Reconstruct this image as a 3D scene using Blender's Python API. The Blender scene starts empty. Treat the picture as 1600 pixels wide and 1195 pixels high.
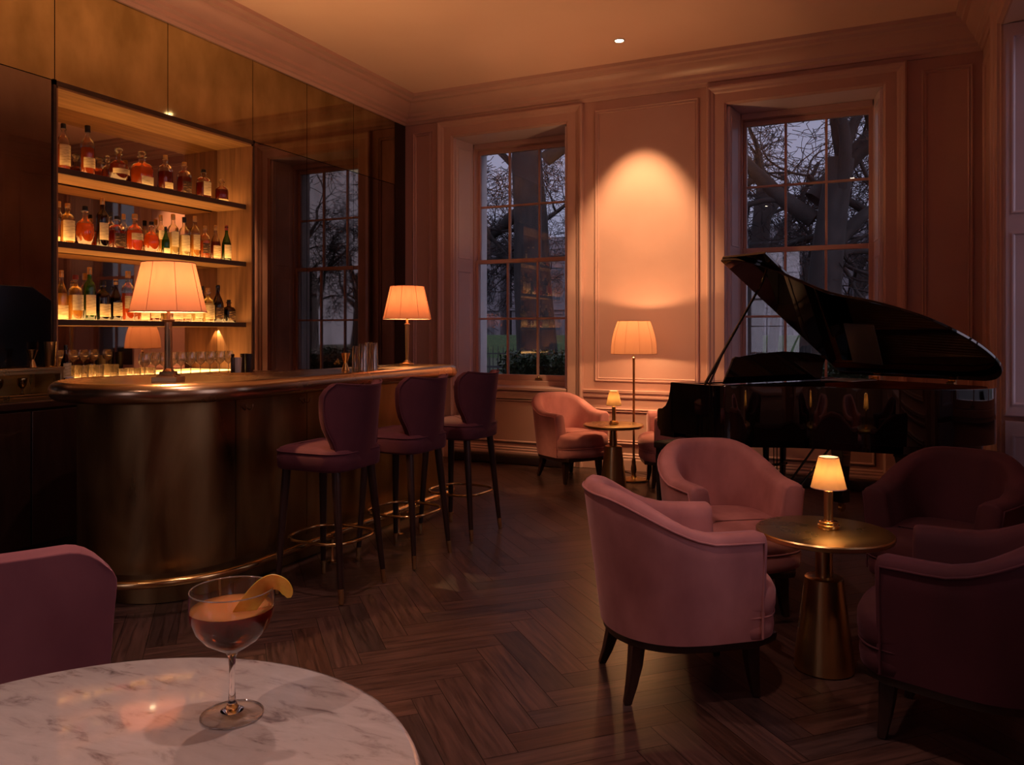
import bpy, bmesh, math, random
from math import sin, cos, pi, radians as R, sqrt
from mathutils import Vector, Matrix
random.seed(7)
S = bpy.context.scene
C = S.collection

# ------------------------------------------------------------------ camera, world, exposure
cam = bpy.data.cameras.new('camera'); camo = bpy.data.objects.new('camera', cam); C.objects.link(camo)
camo.location = (0, 0, 1.34); camo.rotation_euler = (R(90), 0, R(25))
cam.sensor_width = 36; cam.lens = 1230 / 1600 * 36; cam.shift_y = -77.5 / 1600; cam.clip_end = 400
S.camera = camo
S.view_settings.view_transform = 'Standard'; S.view_settings.look = 'None'
S.view_settings.gamma = 1; S.view_settings.use_curve_mapping = False
S.view_settings.exposure = 0.12
try:
    S.cycles.transparent_max_bounces = 28
    S.cycles.max_bounces = 10
    S.cycles.sample_clamp_indirect = 4.0
    S.cycles.caustics_reflective = False; S.cycles.caustics_refractive = False
except Exception: pass
W = bpy.data.worlds.new('dusk_sky'); S.world = W; W.use_nodes = True
nt = W.node_tree; nt.nodes.clear()
o_ = nt.nodes.new('ShaderNodeOutputWorld'); b_ = nt.nodes.new('ShaderNodeBackground')
tc = nt.nodes.new('ShaderNodeTexCoord'); dp = nt.nodes.new('ShaderNodeVectorMath'); dp.operation = 'DOT_PRODUCT'
dp.inputs[1].default_value = (.62, -.62, .48)          # the western sky, behind and right of the viewer, still holds light
cr = nt.nodes.new('ShaderNodeValToRGB')
nt.links.new(tc.outputs['Generated'], dp.inputs[0]); nt.links.new(dp.outputs['Value'], cr.inputs[0])
cr.color_ramp.elements[0].position = 0.0; cr.color_ramp.elements[0].color = (.30, .30, .43, 1)
cr.color_ramp.elements[1].position = 0.85; cr.color_ramp.elements[1].color = (1.5, 1.25, 1.55, 1)
k_ = cr.color_ramp.elements.new(.25); k_.color = (.50, .51, .70, 1)
nt.links.new(cr.outputs[0], b_.inputs[0]); b_.inputs[1].default_value = 0.95
nt.links.new(b_.outputs[0], o_.inputs[0])

YB, XL, XR, ZC, YF = 7.45, -4.79, 0.77, 3.90, -3.2     # back wall, left wall, right wall, ceiling, rear wall
WARM = (1.0, .52, .20)

# ------------------------------------------------------------------ helpers
def link(o, parent=None):
    C.objects.link(o)
    if parent is not None: o.parent = parent
    return o
def tag(o, label=None, cat=None, group=None, kind=None):
    if label: o['label'] = label
    if cat: o['category'] = cat
    if group: o['group'] = group
    if kind: o['kind'] = kind
    return o
def empty(name, loc=(0, 0, 0), rz=0, label=None, cat=None, group=None, kind=None):
    o = bpy.data.objects.new(name, None); o.empty_display_size = .05
    o.location = loc; o.rotation_euler = (0, 0, rz); link(o)
    return tag(o, label, cat, group, kind)
def finish(name, bm, mat, parent=None, ang=35, bev=0, seg=2, loc=None, rz=0, fixn=True):
    if fixn: bmesh.ops.recalc_face_normals(bm, faces=bm.faces)
    me = bpy.data.meshes.new(name); bm.to_mesh(me); bm.free()
    for p in me.polygons: p.use_smooth = True
    me.set_sharp_from_angle(angle=R(ang))
    mats = mat if isinstance(mat, (list, tuple)) else [mat]
    for m in mats: me.materials.append(m)
    o = bpy.data.objects.new(name, me); link(o, parent)
    if loc: o.location = loc
    if rz: o.rotation_euler = (0, 0, rz)
    if bev:
        md = o.modifiers.new('bevel', 'BEVEL'); md.width = bev; md.segments = seg; md.limit_method = 'ANGLE'; md.angle_limit = R(35)
    return o
def B(): return bmesh.new()
def box(bm, x0, x1, y0, y1, z0, z1, M=None, mi=0):
    vs = [bm.verts.new(Vector((x, y, z)) if M is None else M @ Vector((x, y, z))) for x in (x0, x1) for y in (y0, y1) for z in (z0, z1)]
    for q in ((0, 1, 3, 2), (4, 6, 7, 5), (0, 4, 5, 1), (2, 3, 7, 6), (0, 2, 6, 4), (1, 5, 7, 3)):
        bm.faces.new([vs[i] for i in q]).material_index = mi
def rings(bm, rs, closed=True, cap0=True, cap1=True, mi=0):
    L = [[bm.verts.new(Vector(p)) for p in r] for r in rs]
    n = len(L[0])
    for a, b in zip(L, L[1:]):
        for i in range(n if closed else n - 1):
            j = (i + 1) % n
            bm.faces.new((a[i], a[j], b[j], b[i])).material_index = mi
    if cap0 and closed: bm.faces.new(list(reversed(L[0]))).material_index = mi
    if cap1 and closed: bm.faces.new(L[-1]).material_index = mi
    return L
def lathe(bm, prof, n=24, cx=0, cy=0, cz=0, cap0=True, cap1=True, e=2.0, rip=0, nr=0, M=None, mi=0):
    rs = []
    for r, z in prof:
        ring = []
        for i in range(n):
            a = 2 * pi * i / n
            c, s = cos(a), sin(a)
            rr = r
            if e != 2.0: rr = r / ((abs(c) ** e + abs(s) ** e) ** (1 / e))
            if rip: rr += rip * (i % 2)
            p = Vector((cx + rr * c, cy + rr * s, cz + z))
            ring.append(M @ p if M is not None else p)
        rs.append(ring)
    return rings(bm, rs, True, cap0, cap1, mi)
def tube(bm, pts, r, n=8, closed=False, cap=True, mi=0):
    pts = [Vector(p) for p in pts]; m = len(pts)
    rad = r if isinstance(r, (list, tuple)) else [r] * m
    rs = []; up = None
    for i, p in enumerate(pts):
        if closed: t = pts[(i + 1) % m] - pts[i - 1]
        else: t = pts[min(i + 1, m - 1)] - pts[max(i - 1, 0)]
        t.normalize()
        if up is None:
            up = Vector((0, 0, 1)) if abs(t.z) < .9 else Vector((1, 0, 0))
        u = t.cross(up)
        if u.length < 1e-5: u = t.cross(Vector((0, 1, 0)))
        u.normalize(); v = u.cross(t).normalized(); up = v
        rs.append([p + (u * cos(2 * pi * k / n) + v * sin(2 * pi * k / n)) * rad[i] for k in range(n)])
    if closed: rs.append(rs[0]); L = rings(bm, rs, True, False, False, mi); bmesh.ops.remove_doubles(bm, verts=bm.verts, dist=1e-6)
    else: rings(bm, rs, True, cap, cap, mi)
def prism(bm, poly, z0, z1, mi=0, M=None):
    f = (lambda p: Vector(p)) if M is None else (lambda p: M @ Vector(p))
    rings(bm, [[f((x, y, z0)) for x, y in poly], [f((x, y, z1)) for x, y in poly]], True, True, True, mi)
def rrect(w, d, r, n=5, cx=0, cy=0):
    P = []
    for qx, qy, a0 in ((1, 1, 0), (-1, 1, 90), (-1, -1, 180), (1, -1, 270)):
        for k in range(n + 1):
            a = R(a0 + 90 * k / n)
            P.append((cx + qx * (w / 2 - r) + r * cos(a), cy + qy * (d / 2 - r) + r * sin(a)))
    return P
def cat(pts, k=6, closed=False):
    out = []; n = len(pts)
    idx = range(n if closed else n - 1)
    g = (lambda i: pts[i % n]) if closed else (lambda i: pts[max(0, min(n - 1, i))])
    for i in idx:
        p0, p1, p2, p3 = [Vector(g(i + d)) for d in (-1, 0, 1, 2)]
        for j in range(k):
            t = j / k
            out.append(.5 * ((2 * p1) + (p2 - p0) * t + (2 * p0 - 5 * p1 + 4 * p2 - p3) * t * t + (3 * p1 - p0 - 3 * p2 + p3) * t ** 3))
    if not closed: out.append(Vector(pts[-1]))
    return out
def inset(poly, d):
    n = len(poly); out = []
    area = sum(poly[i][0] * poly[(i + 1) % n][1] - poly[(i + 1) % n][0] * poly[i][1] for i in range(n))
    sg = 1 if area > 0 else -1
    for i in range(n):
        a, b, c = Vector(poly[i - 1][:2]), Vector(poly[i][:2]), Vector(poly[(i + 1) % n][:2])
        e1 = (b - a); e2 = (c - b)
        t = (e1.normalized() if e1.length > 1e-9 else Vector((0, 0))) + (e2.normalized() if e2.length > 1e-9 else Vector((0, 0)))
        t.normalize(); nrm = Vector((-t.y, t.x)) * sg
        out.append((b.x + nrm.x * d, b.y + nrm.y * d))
    return out
def cushion(bm, poly, prof, cx=0, cy=0):
    """prof: list (inset distance, z); the last ring is filled by a dome"""
    rings(bm, [[(x, y, z) for x, y in inset(poly, d)] for d, z in prof])
def copy_tree(o, parent=None):
    c = o.copy(); C.objects.link(c)
    if parent is not None: c.parent = parent
    for ch in list(o.children): copy_tree(ch, c)
    return c
def place(o, loc, rz=0, label=None, group=None):
    o.location = loc; o.rotation_euler = (0, 0, rz)
    if label: o['label'] = label
    if group: o['group'] = group
    return o
def light(name, kind, loc, power, col=WARM, parent=None, **kw):
    l = bpy.data.lights.new(name, kind); l.energy = power; l.color = col
    for k, v in kw.items():
        if k not in ('rot',): setattr(l, k, v)
    o = bpy.data.objects.new(name, l); link(o, parent); o.location = loc
    if 'rot' in kw: o.rotation_euler = kw['rot']
    return o

# ------------------------------------------------------------------ materials
def mat(name, col=(.5, .5, .5), rough=.5, metal=0, **kw):
    m = bpy.data.materials.new(name); m.use_nodes = True
    p = m.node_tree.nodes['Principled BSDF']
    p.inputs['Base Color'].default_value = (*col, 1); p.inputs['Roughness'].default_value = rough
    p.inputs['Metallic'].default_value = metal
    for k, v in kw.items(): p.inputs[k].default_value = v
    return m
def nd(m, t, **kw):
    n = m.node_tree.nodes.new(t)
    for k, v in kw.items(): setattr(n, k, v)
    return n
def noisy(m, c1, c2, scale=(1, 1, 1), nscale=5, detail=4, r1=None, r2=None, bump=0, lo=.35, hi=.65, coord='Object', dist=.0):
    t = m.node_tree; p = t.nodes['Principled BSDF']
    tcn = nd(m, 'ShaderNodeTexCoord'); mp = nd(m, 'ShaderNodeMapping'); mp.inputs['Scale'].default_value = scale
    nz = nd(m, 'ShaderNodeTexNoise'); nz.inputs['Scale'].default_value = nscale; nz.inputs['Detail'].default_value = detail
    nz.inputs['Distortion'].default_value = dist
    rp = nd(m, 'ShaderNodeValToRGB'); rp.color_ramp.elements[0].position = lo; rp.color_ramp.elements[1].position = hi
    rp.color_ramp.elements[0].color = (*c1, 1); rp.color_ramp.elements[1].color = (*c2, 1)
    t.links.new(tcn.outputs[coord], mp.inputs[0]); t.links.new(mp.outputs[0], nz.inputs[0])
    t.links.new(nz.outputs[0], rp.inputs[0]); t.links.new(rp.outputs[0], p.inputs['Base Color'])
    if r1 is not None:
        mr = nd(m, 'ShaderNodeMapRange'); mr.inputs['To Min'].default_value = r1; mr.inputs['To Max'].default_value = r2
        mr.inputs['From Min'].default_value = .3; mr.inputs['From Max'].default_value = .7
        t.links.new(nz.outputs[0], mr.inputs[0]); t.links.new(mr.outputs[0], p.inputs['Roughness'])
    if bump:
        b = nd(m, 'ShaderNodeBump'); b.inputs['Strength'].default_value = bump; b.inputs['Distance'].default_value = .01
        t.links.new(nz.outputs[0], b.inputs['Height']); t.links.new(b.outputs[0], p.inputs['Normal'])
    return m
def glassy(name, tint=(1, 1, 1), refl=.06, diff=None, dmix=0, trans=None, tmix=0, rough=.0):
    """thin glass: tinted see-through with a Fresnel mirror on top, optionally a little scatter"""
    m = bpy.data.materials.new(name); m.use_nodes = True; t = m.node_tree; t.nodes.clear()
    out = nd(m, 'ShaderNodeOutputMaterial'); tr = nd(m, 'ShaderNodeBsdfTransparent'); tr.inputs[0].default_value = (*tint, 1)
    gl = nd(m, 'ShaderNodeBsdfGlossy'); gl.inputs['Roughness'].default_value = rough
    fr = nd(m, 'ShaderNodeLayerWeight'); fr.inputs['Blend'].default_value = .28
    mr = nd(m, 'ShaderNodeMapRange'); mr.inputs['To Min'].default_value = refl; mr.inputs['To Max'].default_value = .85
    t.links.new(fr.outputs['Fresnel'], mr.inputs[0])
    base = tr.outputs[0]
    for c, k, ty in ((diff, dmix, 'ShaderNodeBsdfDiffuse'), (trans, tmix, 'ShaderNodeBsdfTranslucent')):
        if c and k:
            d = nd(m, ty); d.inputs[0].default_value = (*c, 1); x = nd(m, 'ShaderNodeMixShader'); x.inputs[0].default_value = k
            t.links.new(base, x.inputs[1]); t.links.new(d.outputs[0], x.inputs[2]); base = x.outputs[0]
    x = nd(m, 'ShaderNodeMixShader'); t.links.new(mr.outputs[0], x.inputs[0]); t.links.new(base, x.inputs[1]); t.links.new(gl.outputs[0], x.inputs[2])
    t.links.new(x.outputs[0], out.inputs[0]); return m
def emis(name, col, s):
    m = bpy.data.materials.new(name); m.use_nodes = True; t = m.node_tree; t.nodes.clear()
    out = nd(m, 'ShaderNodeOutputMaterial'); e = nd(m, 'ShaderNodeEmission'); e.inputs[0].default_value = (*col, 1); e.inputs[1].default_value = s
    t.links.new(e.outputs[0], out.inputs[0]); return m
def fabric_shade(name, col, tcol, tmix=.55, freq=0):
    m = bpy.data.materials.new(name); m.use_nodes = True; t = m.node_tree; t.nodes.clear()
    out = nd(m, 'ShaderNodeOutputMaterial'); d = nd(m, 'ShaderNodeBsdfDiffuse'); d.inputs[0].default_value = (*col, 1)
    tr = nd(m, 'ShaderNodeBsdfTranslucent'); x = nd(m, 'ShaderNodeMixShader'); x.inputs[0].default_value = tmix
    tcn = nd(m, 'ShaderNodeTexCoord'); mp = nd(m, 'ShaderNodeMapping'); mp.inputs['Scale'].default_value = (40, 40, 1.5)
    nz = nd(m, 'ShaderNodeTexNoise'); nz.inputs['Scale'].default_value = 3; nz.inputs['Detail'].default_value = 3
    rp = nd(m, 'ShaderNodeValToRGB'); rp.color_ramp.elements[0].position = .3; rp.color_ramp.elements[1].position = .7
    rp.color_ramp.elements[0].color = (*[c * .78 for c in tcol], 1); rp.color_ramp.elements[1].color = (*tcol, 1)
    t.links.new(tcn.outputs['Object'], mp.inputs[0]); t.links.new(mp.outputs[0], nz.inputs[0]); t.links.new(nz.outputs[0], rp.inputs[0])
    t.links.new(rp.outputs[0], tr.inputs[0]); t.links.new(d.outputs[0], x.inputs[1]); t.links.new(tr.outputs[0], x.inputs[2]); t.links.new(x.outputs[0], out.inputs[0])
    return m

M_wall = noisy(mat('wall_paint', rough=.45), (.56, .33, .285), (.59, .35, .305), nscale=3, bump=.02)
M_trimp = noisy(mat('trim_paint', rough=.35), (.57, .345, .31), (.60, .37, .33), nscale=4)
M_shutter = noisy(mat('shutter_paint', rough=.4), (.70, .55, .60), (.72, .57, .62), nscale=4)
M_ceil = noisy(mat('ceiling_paint', rough=.8), (.82, .55, .46), (.84, .57, .48), nscale=2)
M_outer = noisy(mat('outer_reveal_paint', rough=.7), (.55, .56, .60), (.62, .63, .66), nscale=6)
M_antique = noisy(mat('antiqued_bronze_mirror', metal=1), (.33, .26, .12), (.58, .47, .25), scale=(1, 1.3, .7), nscale=3.0, detail=8, r1=.02, r2=.085, lo=.3, hi=.7)
M_antique2 = noisy(mat('bronze_tinted_mirror', metal=1), (.27, .21, .17), (.38, .31, .26), scale=(1, 1.3, .7), nscale=2.5, detail=6, r1=.004, r2=.03)
M_mirror = mat('smoked_mirror', (.50, .40, .33), .02, 1)
M_gap = mat('dark_joint', (.006, .004, .003), .6)
M_brassfront = noisy(mat('aged_brass_sheet', metal=1), (.17, .105, .045), (.40, .27, .12), scale=(2.2, 2.2, .55), nscale=2.0, detail=7, r1=.26, r2=.48, lo=.3, hi=.72, dist=.6)
M_brasstop = noisy(mat('bar_top_brass', metal=1), (.50, .34, .20), (.60, .42, .26), scale=(1, 1, 1), nscale=2, r1=.20, r2=.30)
M_brass = mat('polished_brass', (.72, .47, .20), .18, 1)
M_brassd = noisy(mat('brushed_brass', metal=1), (.50, .34, .15), (.56, .38, .17), scale=(1, 1, .2), nscale=5, r1=.26, r2=.31)
M_bronze = noisy(mat('lamp_bronze', metal=1), (.26, .17, .09), (.38, .25, .13), nscale=8, r1=.28, r2=.4)
M_wood = noisy(mat('oak_veneer', rough=.5), (.29, .145, .06), (.47, .25, .105), scale=(9, .7, 9), nscale=3.5, detail=6, bump=.03)
M_woodv = noisy(mat('oak_veneer_upright', rough=.5), (.25, .12, .055), (.40, .20, .095), scale=(9, 9, .7), nscale=3.5, detail=6, bump=.03)
M_shelfedge = noisy(mat('dark_shelf_edge', rough=.45), (.035, .015, .008), (.055, .024, .013), scale=(6, 1, 6), nscale=5)
M_cab = noisy(mat('dark_cabinet_wood', rough=.35), (.016, .007, .006), (.026, .012, .010), scale=(8, 8, 1), nscale=4)
M_dark = noisy(mat('dark_leg_wood', rough=.3), (.022, .009, .007), (.035, .015, .011), scale=(10, 10, 1), nscale=5)
M_black = mat('piano_lacquer', (.0025, .002, .002), .04, 0, **{'Coat Weight': 1.0, 'Coat Roughness': .02})
M_blackbox = mat('black_glass', (.002, .002, .003), .15)
M_felt = mat('black_felt', (.01, .008, .01), .9)
M_gold = noisy(mat('gilded_iron_plate', metal=.6), (.45, .22, .07), (.55, .28, .10), nscale=8, r1=.3, r2=.4)
M_red = noisy(mat('mahogany_inner_rim', rough=.25), (.16, .03, .012), (.24, .055, .02), scale=(1, 1, 10), nscale=5)
M_string = mat('steel_strings', (.6, .5, .4), .3, 1)
M_ivory = mat('ivory_keys', (.75, .70, .60), .3)
M_paper = noisy(mat('paper_label', rough=.7), (.55, .40, .20), (.78, .62, .36), scale=(1, 6, 60), nscale=3, detail=2, lo=.42, hi=.5)
M_paper2 = noisy(mat('cream_label', rough=.7), (.62, .48, .28), (.82, .68, .42), scale=(1, 5, 50), nscale=3, detail=2, lo=.40, hi=.47)
M_paperd = noisy(mat('dark_label', rough=.6), (.05, .02, .01), (.35, .22, .10), scale=(1, 8, 60), nscale=3, detail=2, lo=.55, hi=.62)
M_cork = mat('cork_stopper', (.55, .33, .15), .7)
M_capdark = mat('black_cap', (.012, .009, .008), .35)
M_capgold = mat('gold_cap', (.75, .45, .16), .3, .8)
M_capred = mat('red_cap', (.25, .03, .02), .4)
M_white = mat('white_porcelain', (.7, .6, .55), .35)
M_foil = mat('silver_metal', (.75, .68, .6), .15, 1)
M_clear = glassy('clear_glass', (.97, .96, .94), .05)
M_pane = glassy('window_pane', (.97, .97, .98), .045)
M_crystal = glassy('cut_crystal', (.93, .88, .80), .15, diff=(.9, .8, .65), dmix=.06, trans=(1, .85, .6), tmix=.16, rough=.05)
M_btl = glassy('bottle_glass', (.93, .88, .80), .06)
M_bgreen = glassy('green_bottle_glass', (.18, .42, .08), .06, trans=(.15, .45, .06), tmix=.25)
M_bdark = glassy('dark_bottle_glass', (.20, .06, .03), .06, trans=(.2, .05, .02), tmix=.2)
def liquor(n, c, k=.35): return glassy(n, c, .03, trans=c, tmix=k, diff=c, dmix=.12)
LQ = {'amber': liquor('amber_spirit', (.82, .29, .035)), 'gold': liquor('golden_spirit', (1.0, .66, .20), .4), 'red': liquor('red_brown_spirit', (.42, .075, .014)),
      'dark': liquor('dark_spirit', (.10, .02, .012), .25), 'pale': liquor('pale_spirit', (1.0, .85, .50), .4), 'green': liquor('green_tinted_spirit', (.30, .50, .08), .35), 'orange': liquor('orange_spirit', (.90, .29, .015), .4)}
def velvet(n, c1, c2, tint, sw_=.5):
    m = mat(n, c1, .85, 0); p = m.node_tree.nodes['Principled BSDF']
    p.inputs['Sheen Weight'].default_value = sw_; p.inputs['Sheen Roughness'].default_value = .35; p.inputs['Sheen Tint'].default_value = (*tint, 1)
    return noisy(m, c1, c2, scale=(1, 1, .6), nscale=4.5, detail=4, bump=.05, lo=.35, hi=.68)
M_rose = velvet('rose_velvet', (.36, .135, .14), (.58, .25, .25), (.9, .6, .62), .45)
M_plum = velvet('plum_velvet', (.040, .005, .013), (.065, .010, .022), (.5, .2, .35), .14)
M_mauve = velvet('mauve_velvet', (.24, .075, .095), (.34, .12, .14), (.8, .5, .6))
M_stoolv = velvet('burgundy_velvet', (.070, .011, .022), (.10, .018, .032), (.6, .28, .35), .3)
M_shade = fabric_shade('pleated_silk_shade', (.70, .36, .28), (.062, .0245, .0135))
M_shadef = fabric_shade('peach_pleated_shade', (.70, .36, .28), (.115, .058, .035))
M_shade2 = fabric_shade('cream_pleated_shade', (.8, .55, .40), (.125, .072, .030))
M_shtrim = mat('shade_trim', (.30, .12, .08), .8)
M_shtrim2 = mat('pale_shade_trim', (.7, .5, .42), .8)
M_bulb = emis('glowing_bulb', (1.0, .72, .38), 9)
M_led = [emis('glowing_shelf_panel', (1.0, .50, .15), e) for e in (4.6, 8.5, 9.0, 4.5)]
M_down = emis('downlight_lens', (1.0, .80, .55), 25)
M_hedge = noisy(mat('box_leaves', rough=.45), (.02, .045, .015), (.06, .12, .045), nscale=30)
M_bark = noisy(mat('plane_tree_bark', rough=.9), (.007, .006, .007), (.018, .016, .017), scale=(1, 1, .5), nscale=6, detail=5, bump=.4)
M_twig = mat('twig_bark', (.006, .005, .007), .9)
M_iron = mat('black_iron', (.006, .006, .008), .5)
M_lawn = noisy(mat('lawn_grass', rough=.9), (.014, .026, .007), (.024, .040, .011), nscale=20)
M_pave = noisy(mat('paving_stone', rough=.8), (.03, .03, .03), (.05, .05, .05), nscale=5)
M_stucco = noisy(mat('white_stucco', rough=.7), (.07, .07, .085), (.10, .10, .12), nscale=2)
M_slate = mat('dark_slate', (.05, .05, .06), .6)
M_glz = mat('dark_far_pane', (.02, .022, .03), .1)
M_farlit = emis('lit_far_pane', (1.0, .6, .25), .5)

# marble
M_marble = mat('veined_marble', (.7, .66, .64), .09, 0, **{'Coat Weight': .4, 'Coat Roughness': .05})
def marble():
    m = M_marble; t = m.node_tree; p = t.nodes['Principled BSDF']
    tcn = nd(m, 'ShaderNodeTexCoord'); mp = nd(m, 'ShaderNodeMapping'); mp.inputs['Rotation'].default_value = (0, 0, R(-36)); mp.inputs['Scale'].default_value = (1.0, 2.8, 1)
    n1 = nd(m, 'ShaderNodeTexNoise'); n1.inputs['Scale'].default_value = 12; n1.inputs['Detail'].default_value = 7; n1.inputs['Roughness'].default_value = .62; n1.inputs['Distortion'].default_value = .5
    r1 = nd(m, 'ShaderNodeValToRGB'); e = r1.color_ramp.elements
    e[0].position = .28; e[0].color = (.16, .13, .15, 1); e[1].position = .46; e[1].color = (.58, .55, .57, 1)
    k = e.new(.37); k.color = (.42, .38, .39, 1); k = e.new(.7); k.color = (.66, .63, .65, 1)
    t.links.new(tcn.outputs['Object'], mp.inputs[0]); t.links.new(mp.outputs[0], n1.inputs[0]); t.links.new(n1.outputs[0], r1.inputs[0]); t.links.new(r1.outputs[0], p.inputs['Base Color'])
marble()
# floor planks
M_plank = mat('dark_oak_planks', (.05, .03, .02), .33)
def plankmat():
    m = M_plank; t = m.node_tree; p = t.nodes['Principled BSDF']
    uv = nd(m, 'ShaderNodeUVMap'); uv.uv_map = 'UVMap'; mp = nd(m, 'ShaderNodeMapping'); mp.inputs['Scale'].default_value = (1.6, 22, 1)
    nz = nd(m, 'ShaderNodeTexNoise'); nz.inputs['Scale'].default_value = 2.2; nz.inputs['Detail'].default_value = 6; nz.inputs['Distortion'].default_value = .7
    at = nd(m, 'ShaderNodeAttribute'); at.attribute_name = 'tone'
    rp = nd(m, 'ShaderNodeValToRGB'); rp.color_ramp.elements[0].position = .3; rp.color_ramp.elements[1].position = .75
    rp.color_ramp.elements[0].color = (.033, .017, .016, 1); rp.color_ramp.elements[1].color = (.125, .064, .056, 1)
    mx = nd(m, 'ShaderNodeMix'); mx.data_type = 'RGBA'; mx.blend_type = 'MULTIPLY'; mx.inputs[0].default_value = 1
    t.links.new(uv.outputs[0], mp.inputs[0]); t.links.new(mp.outputs[0], nz.inputs[0]); t.links.new(nz.outputs[0], rp.inputs[0])
    t.links.new(rp.outputs[0], mx.inputs[6]); t.links.new(at.outputs['Color'], mx.inputs[7]); t.links.new(mx.outputs[2], p.inputs['Base Color'])
    mr = nd(m, 'ShaderNodeMapRange'); mr.inputs['To Min'].default_value = .26; mr.inputs['To Max'].default_value = .42
    t.links.new(nz.outputs[0], mr.inputs[0]); t.links.new(mr.outputs[0], p.inputs['Roughness'])
    b = nd(m, 'ShaderNodeBump'); b.inputs['Strength'].default_value = .12; b.inputs['Distance'].default_value = .004
    t.links.new(nz.outputs[0], b.inputs['Height']); t.links.new(b.outputs[0], p.inputs['Normal'])
plankmat()

# ------------------------------------------------------------------ floor
def floor():
    bm = B(); w = .12; n = 5; uvl = bm.loops.layers.uv.new('UVMap'); cl = bm.loops.layers.color.new('tone')
    rot = Matrix.Rotation(R(45), 2); g = .0013
    rnd = random.Random(3)
    ox, oy = -1.893, 2.967
    def tile(x0, x1, y0, y1, horiz):
        cs = [(x0, y0), (x1, y0), (x1, y1), (x0, y1)]
        c = rot @ Vector(((x0 + x1) / 2 * w, (y0 + y1) / 2 * w)); c = (c.x + ox, c.y + oy)
        if not (XL - .5 < c[0] < XR + .35 and YF - .1 < c[1] < YB + .35): return
        t = .75 + .5 * rnd.random(); tr = rnd.uniform(.93, 1.07); off = (rnd.random() * 50, rnd.random() * 50)
        vs = []
        for i, (x, y) in enumerate(cs):
            x = x * w + (g if i in (0, 3) else -g); y = y * w + (g if i in (0, 1) else -g)
            q = rot @ Vector((x, y)); vs.append(bm.verts.new((max(XL - .02, min(XR + .02, q.x + ox)), min(YB + .02, q.y + oy), 0)))
        try: f = bm.faces.new(vs)
        except Exception: return
        for i, lp in enumerate(f.loops):
            x, y = cs[i]
            u, v = ((x - x0) * w, (y - y0) * w) if horiz else ((y - y0) * w, (x - x0) * w)
            lp[uvl].uv = (u + off[0], v + off[1]); lp[cl] = (t * tr, t, t / tr, 1)
    for k in range(-90, 90):
        for m in range(-12, 12):
            tile(k + 2 * n * m, k + n + 2 * n * m, k, k + 1, True)
            tile(k + n + 2 * n * m, k + n + 1 + 2 * n * m, k + 1 - n, k + 1, False)
    o = finish('floor', bm, [M_plank, M_gap], fixn=False)
    bm = bmesh.new(); bm.from_mesh(o.data)
    for f in bm.faces:
        if f.normal.z < 0: f.normal_flip()
    vs = [bm.verts.new(p) for p in ((XL - .45, YF - .1, -.003), (XR + .3, YF - .1, -.003), (XR + .3, YB + .1, -.003), (XL - .45, YB + .1, -.003))]
    bm.faces.new(vs).material_index = 1
    bm.to_mesh(o.data); bm.free()
    tag(o, kind='structure')
floor()

# ------------------------------------------------------------------ room shell
HW = .655        # half width of a window opening
SILL, HEAD = .77, 3.45
W1X, W2X = -3.516, -.623
W3Y = 5.645; WALLD = .56
def struct(name, bm, m, **kw):
    o = finish(name, bm, m, **kw); tag(o, kind='structure'); return o
bm = B()
xs = [XL - .42, W1X - HW, W1X + HW, W2X - HW, W2X + HW, XR + .5]
for i in (0, 2, 4): box(bm, xs[i], xs[i + 1], YB, YB + WALLD, -.02, ZC + .05)
for i in (1, 3):
    box(bm, xs[i], xs[i + 1], YB, YB + WALLD, -.02, SILL); box(bm, xs[i], xs[i + 1], YB, YB + WALLD, HEAD, ZC + .05)
struct('wall_back', bm, M_wall)
bm = B()
W4Y, W5Y = 2.4, -.9
ys = [YF, W5Y - HW, W5Y + HW, W4Y - HW, W4Y + HW, W3Y - HW, W3Y + HW, YB]
for i in (0, 2, 4, 6): box(bm, XR, XR + WALLD, ys[i], ys[i + 1], -.02, ZC + .05)
for i in (1, 3, 5): box(bm, XR + (.37 if i == 5 else 0), XR + WALLD, ys[i], ys[i + 1], -.02, SILL); box(bm, XR, XR + WALLD, ys[i], ys[i + 1], HEAD, ZC + .05)
struct('wall_right', bm, M_wall)
bm = B(); W6X = -2.2
box(bm, XL - .42, W6X - HW, YF - WALLD, YF, -.02, ZC + .05); box(bm, W6X + HW, XR + .5, YF - WALLD, YF, -.02, ZC + .05)
box(bm, W6X - HW, W6X + HW, YF - WALLD, YF, -.02, SILL); box(bm, W6X - HW, W6X + HW, YF - WALLD, YF, HEAD, ZC + .05); struct('wall_rear', bm, M_wall)
bm = B(); box(bm, XL - .5, XR + .5, YF - WALLD, YB + WALLD, ZC, ZC + .2); struct('ceiling', bm, M_ceil)
# left wall: masonry behind the mirror cladding, with the bottle niche cut in
NY0, NY1, NZ0, NZ1, ND = 3.355, 5.076, 1.03, 2.913, .38
bm = B()
box(bm, XL - .5, XL - .02, YF, NY0 - .02, -.02, ZC); box(bm, XL - .5, XL - .02, NY1 + .02, YB, -.02, ZC)
box(bm, XL - .5, XL - .02, NY0 - .02, NY1 + .02, NZ1 + .03, ZC); box(bm, XL - .5, XL - .02, NY0 - .02, NY1 + .02, -.02, NZ0 - .1)
box(bm, XL - .5, XL - ND - .03, NY0 - .02, NY1 + .02, NZ0 - .1, NZ1 + .03)
struct('wall_left', bm, M_gap)
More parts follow.
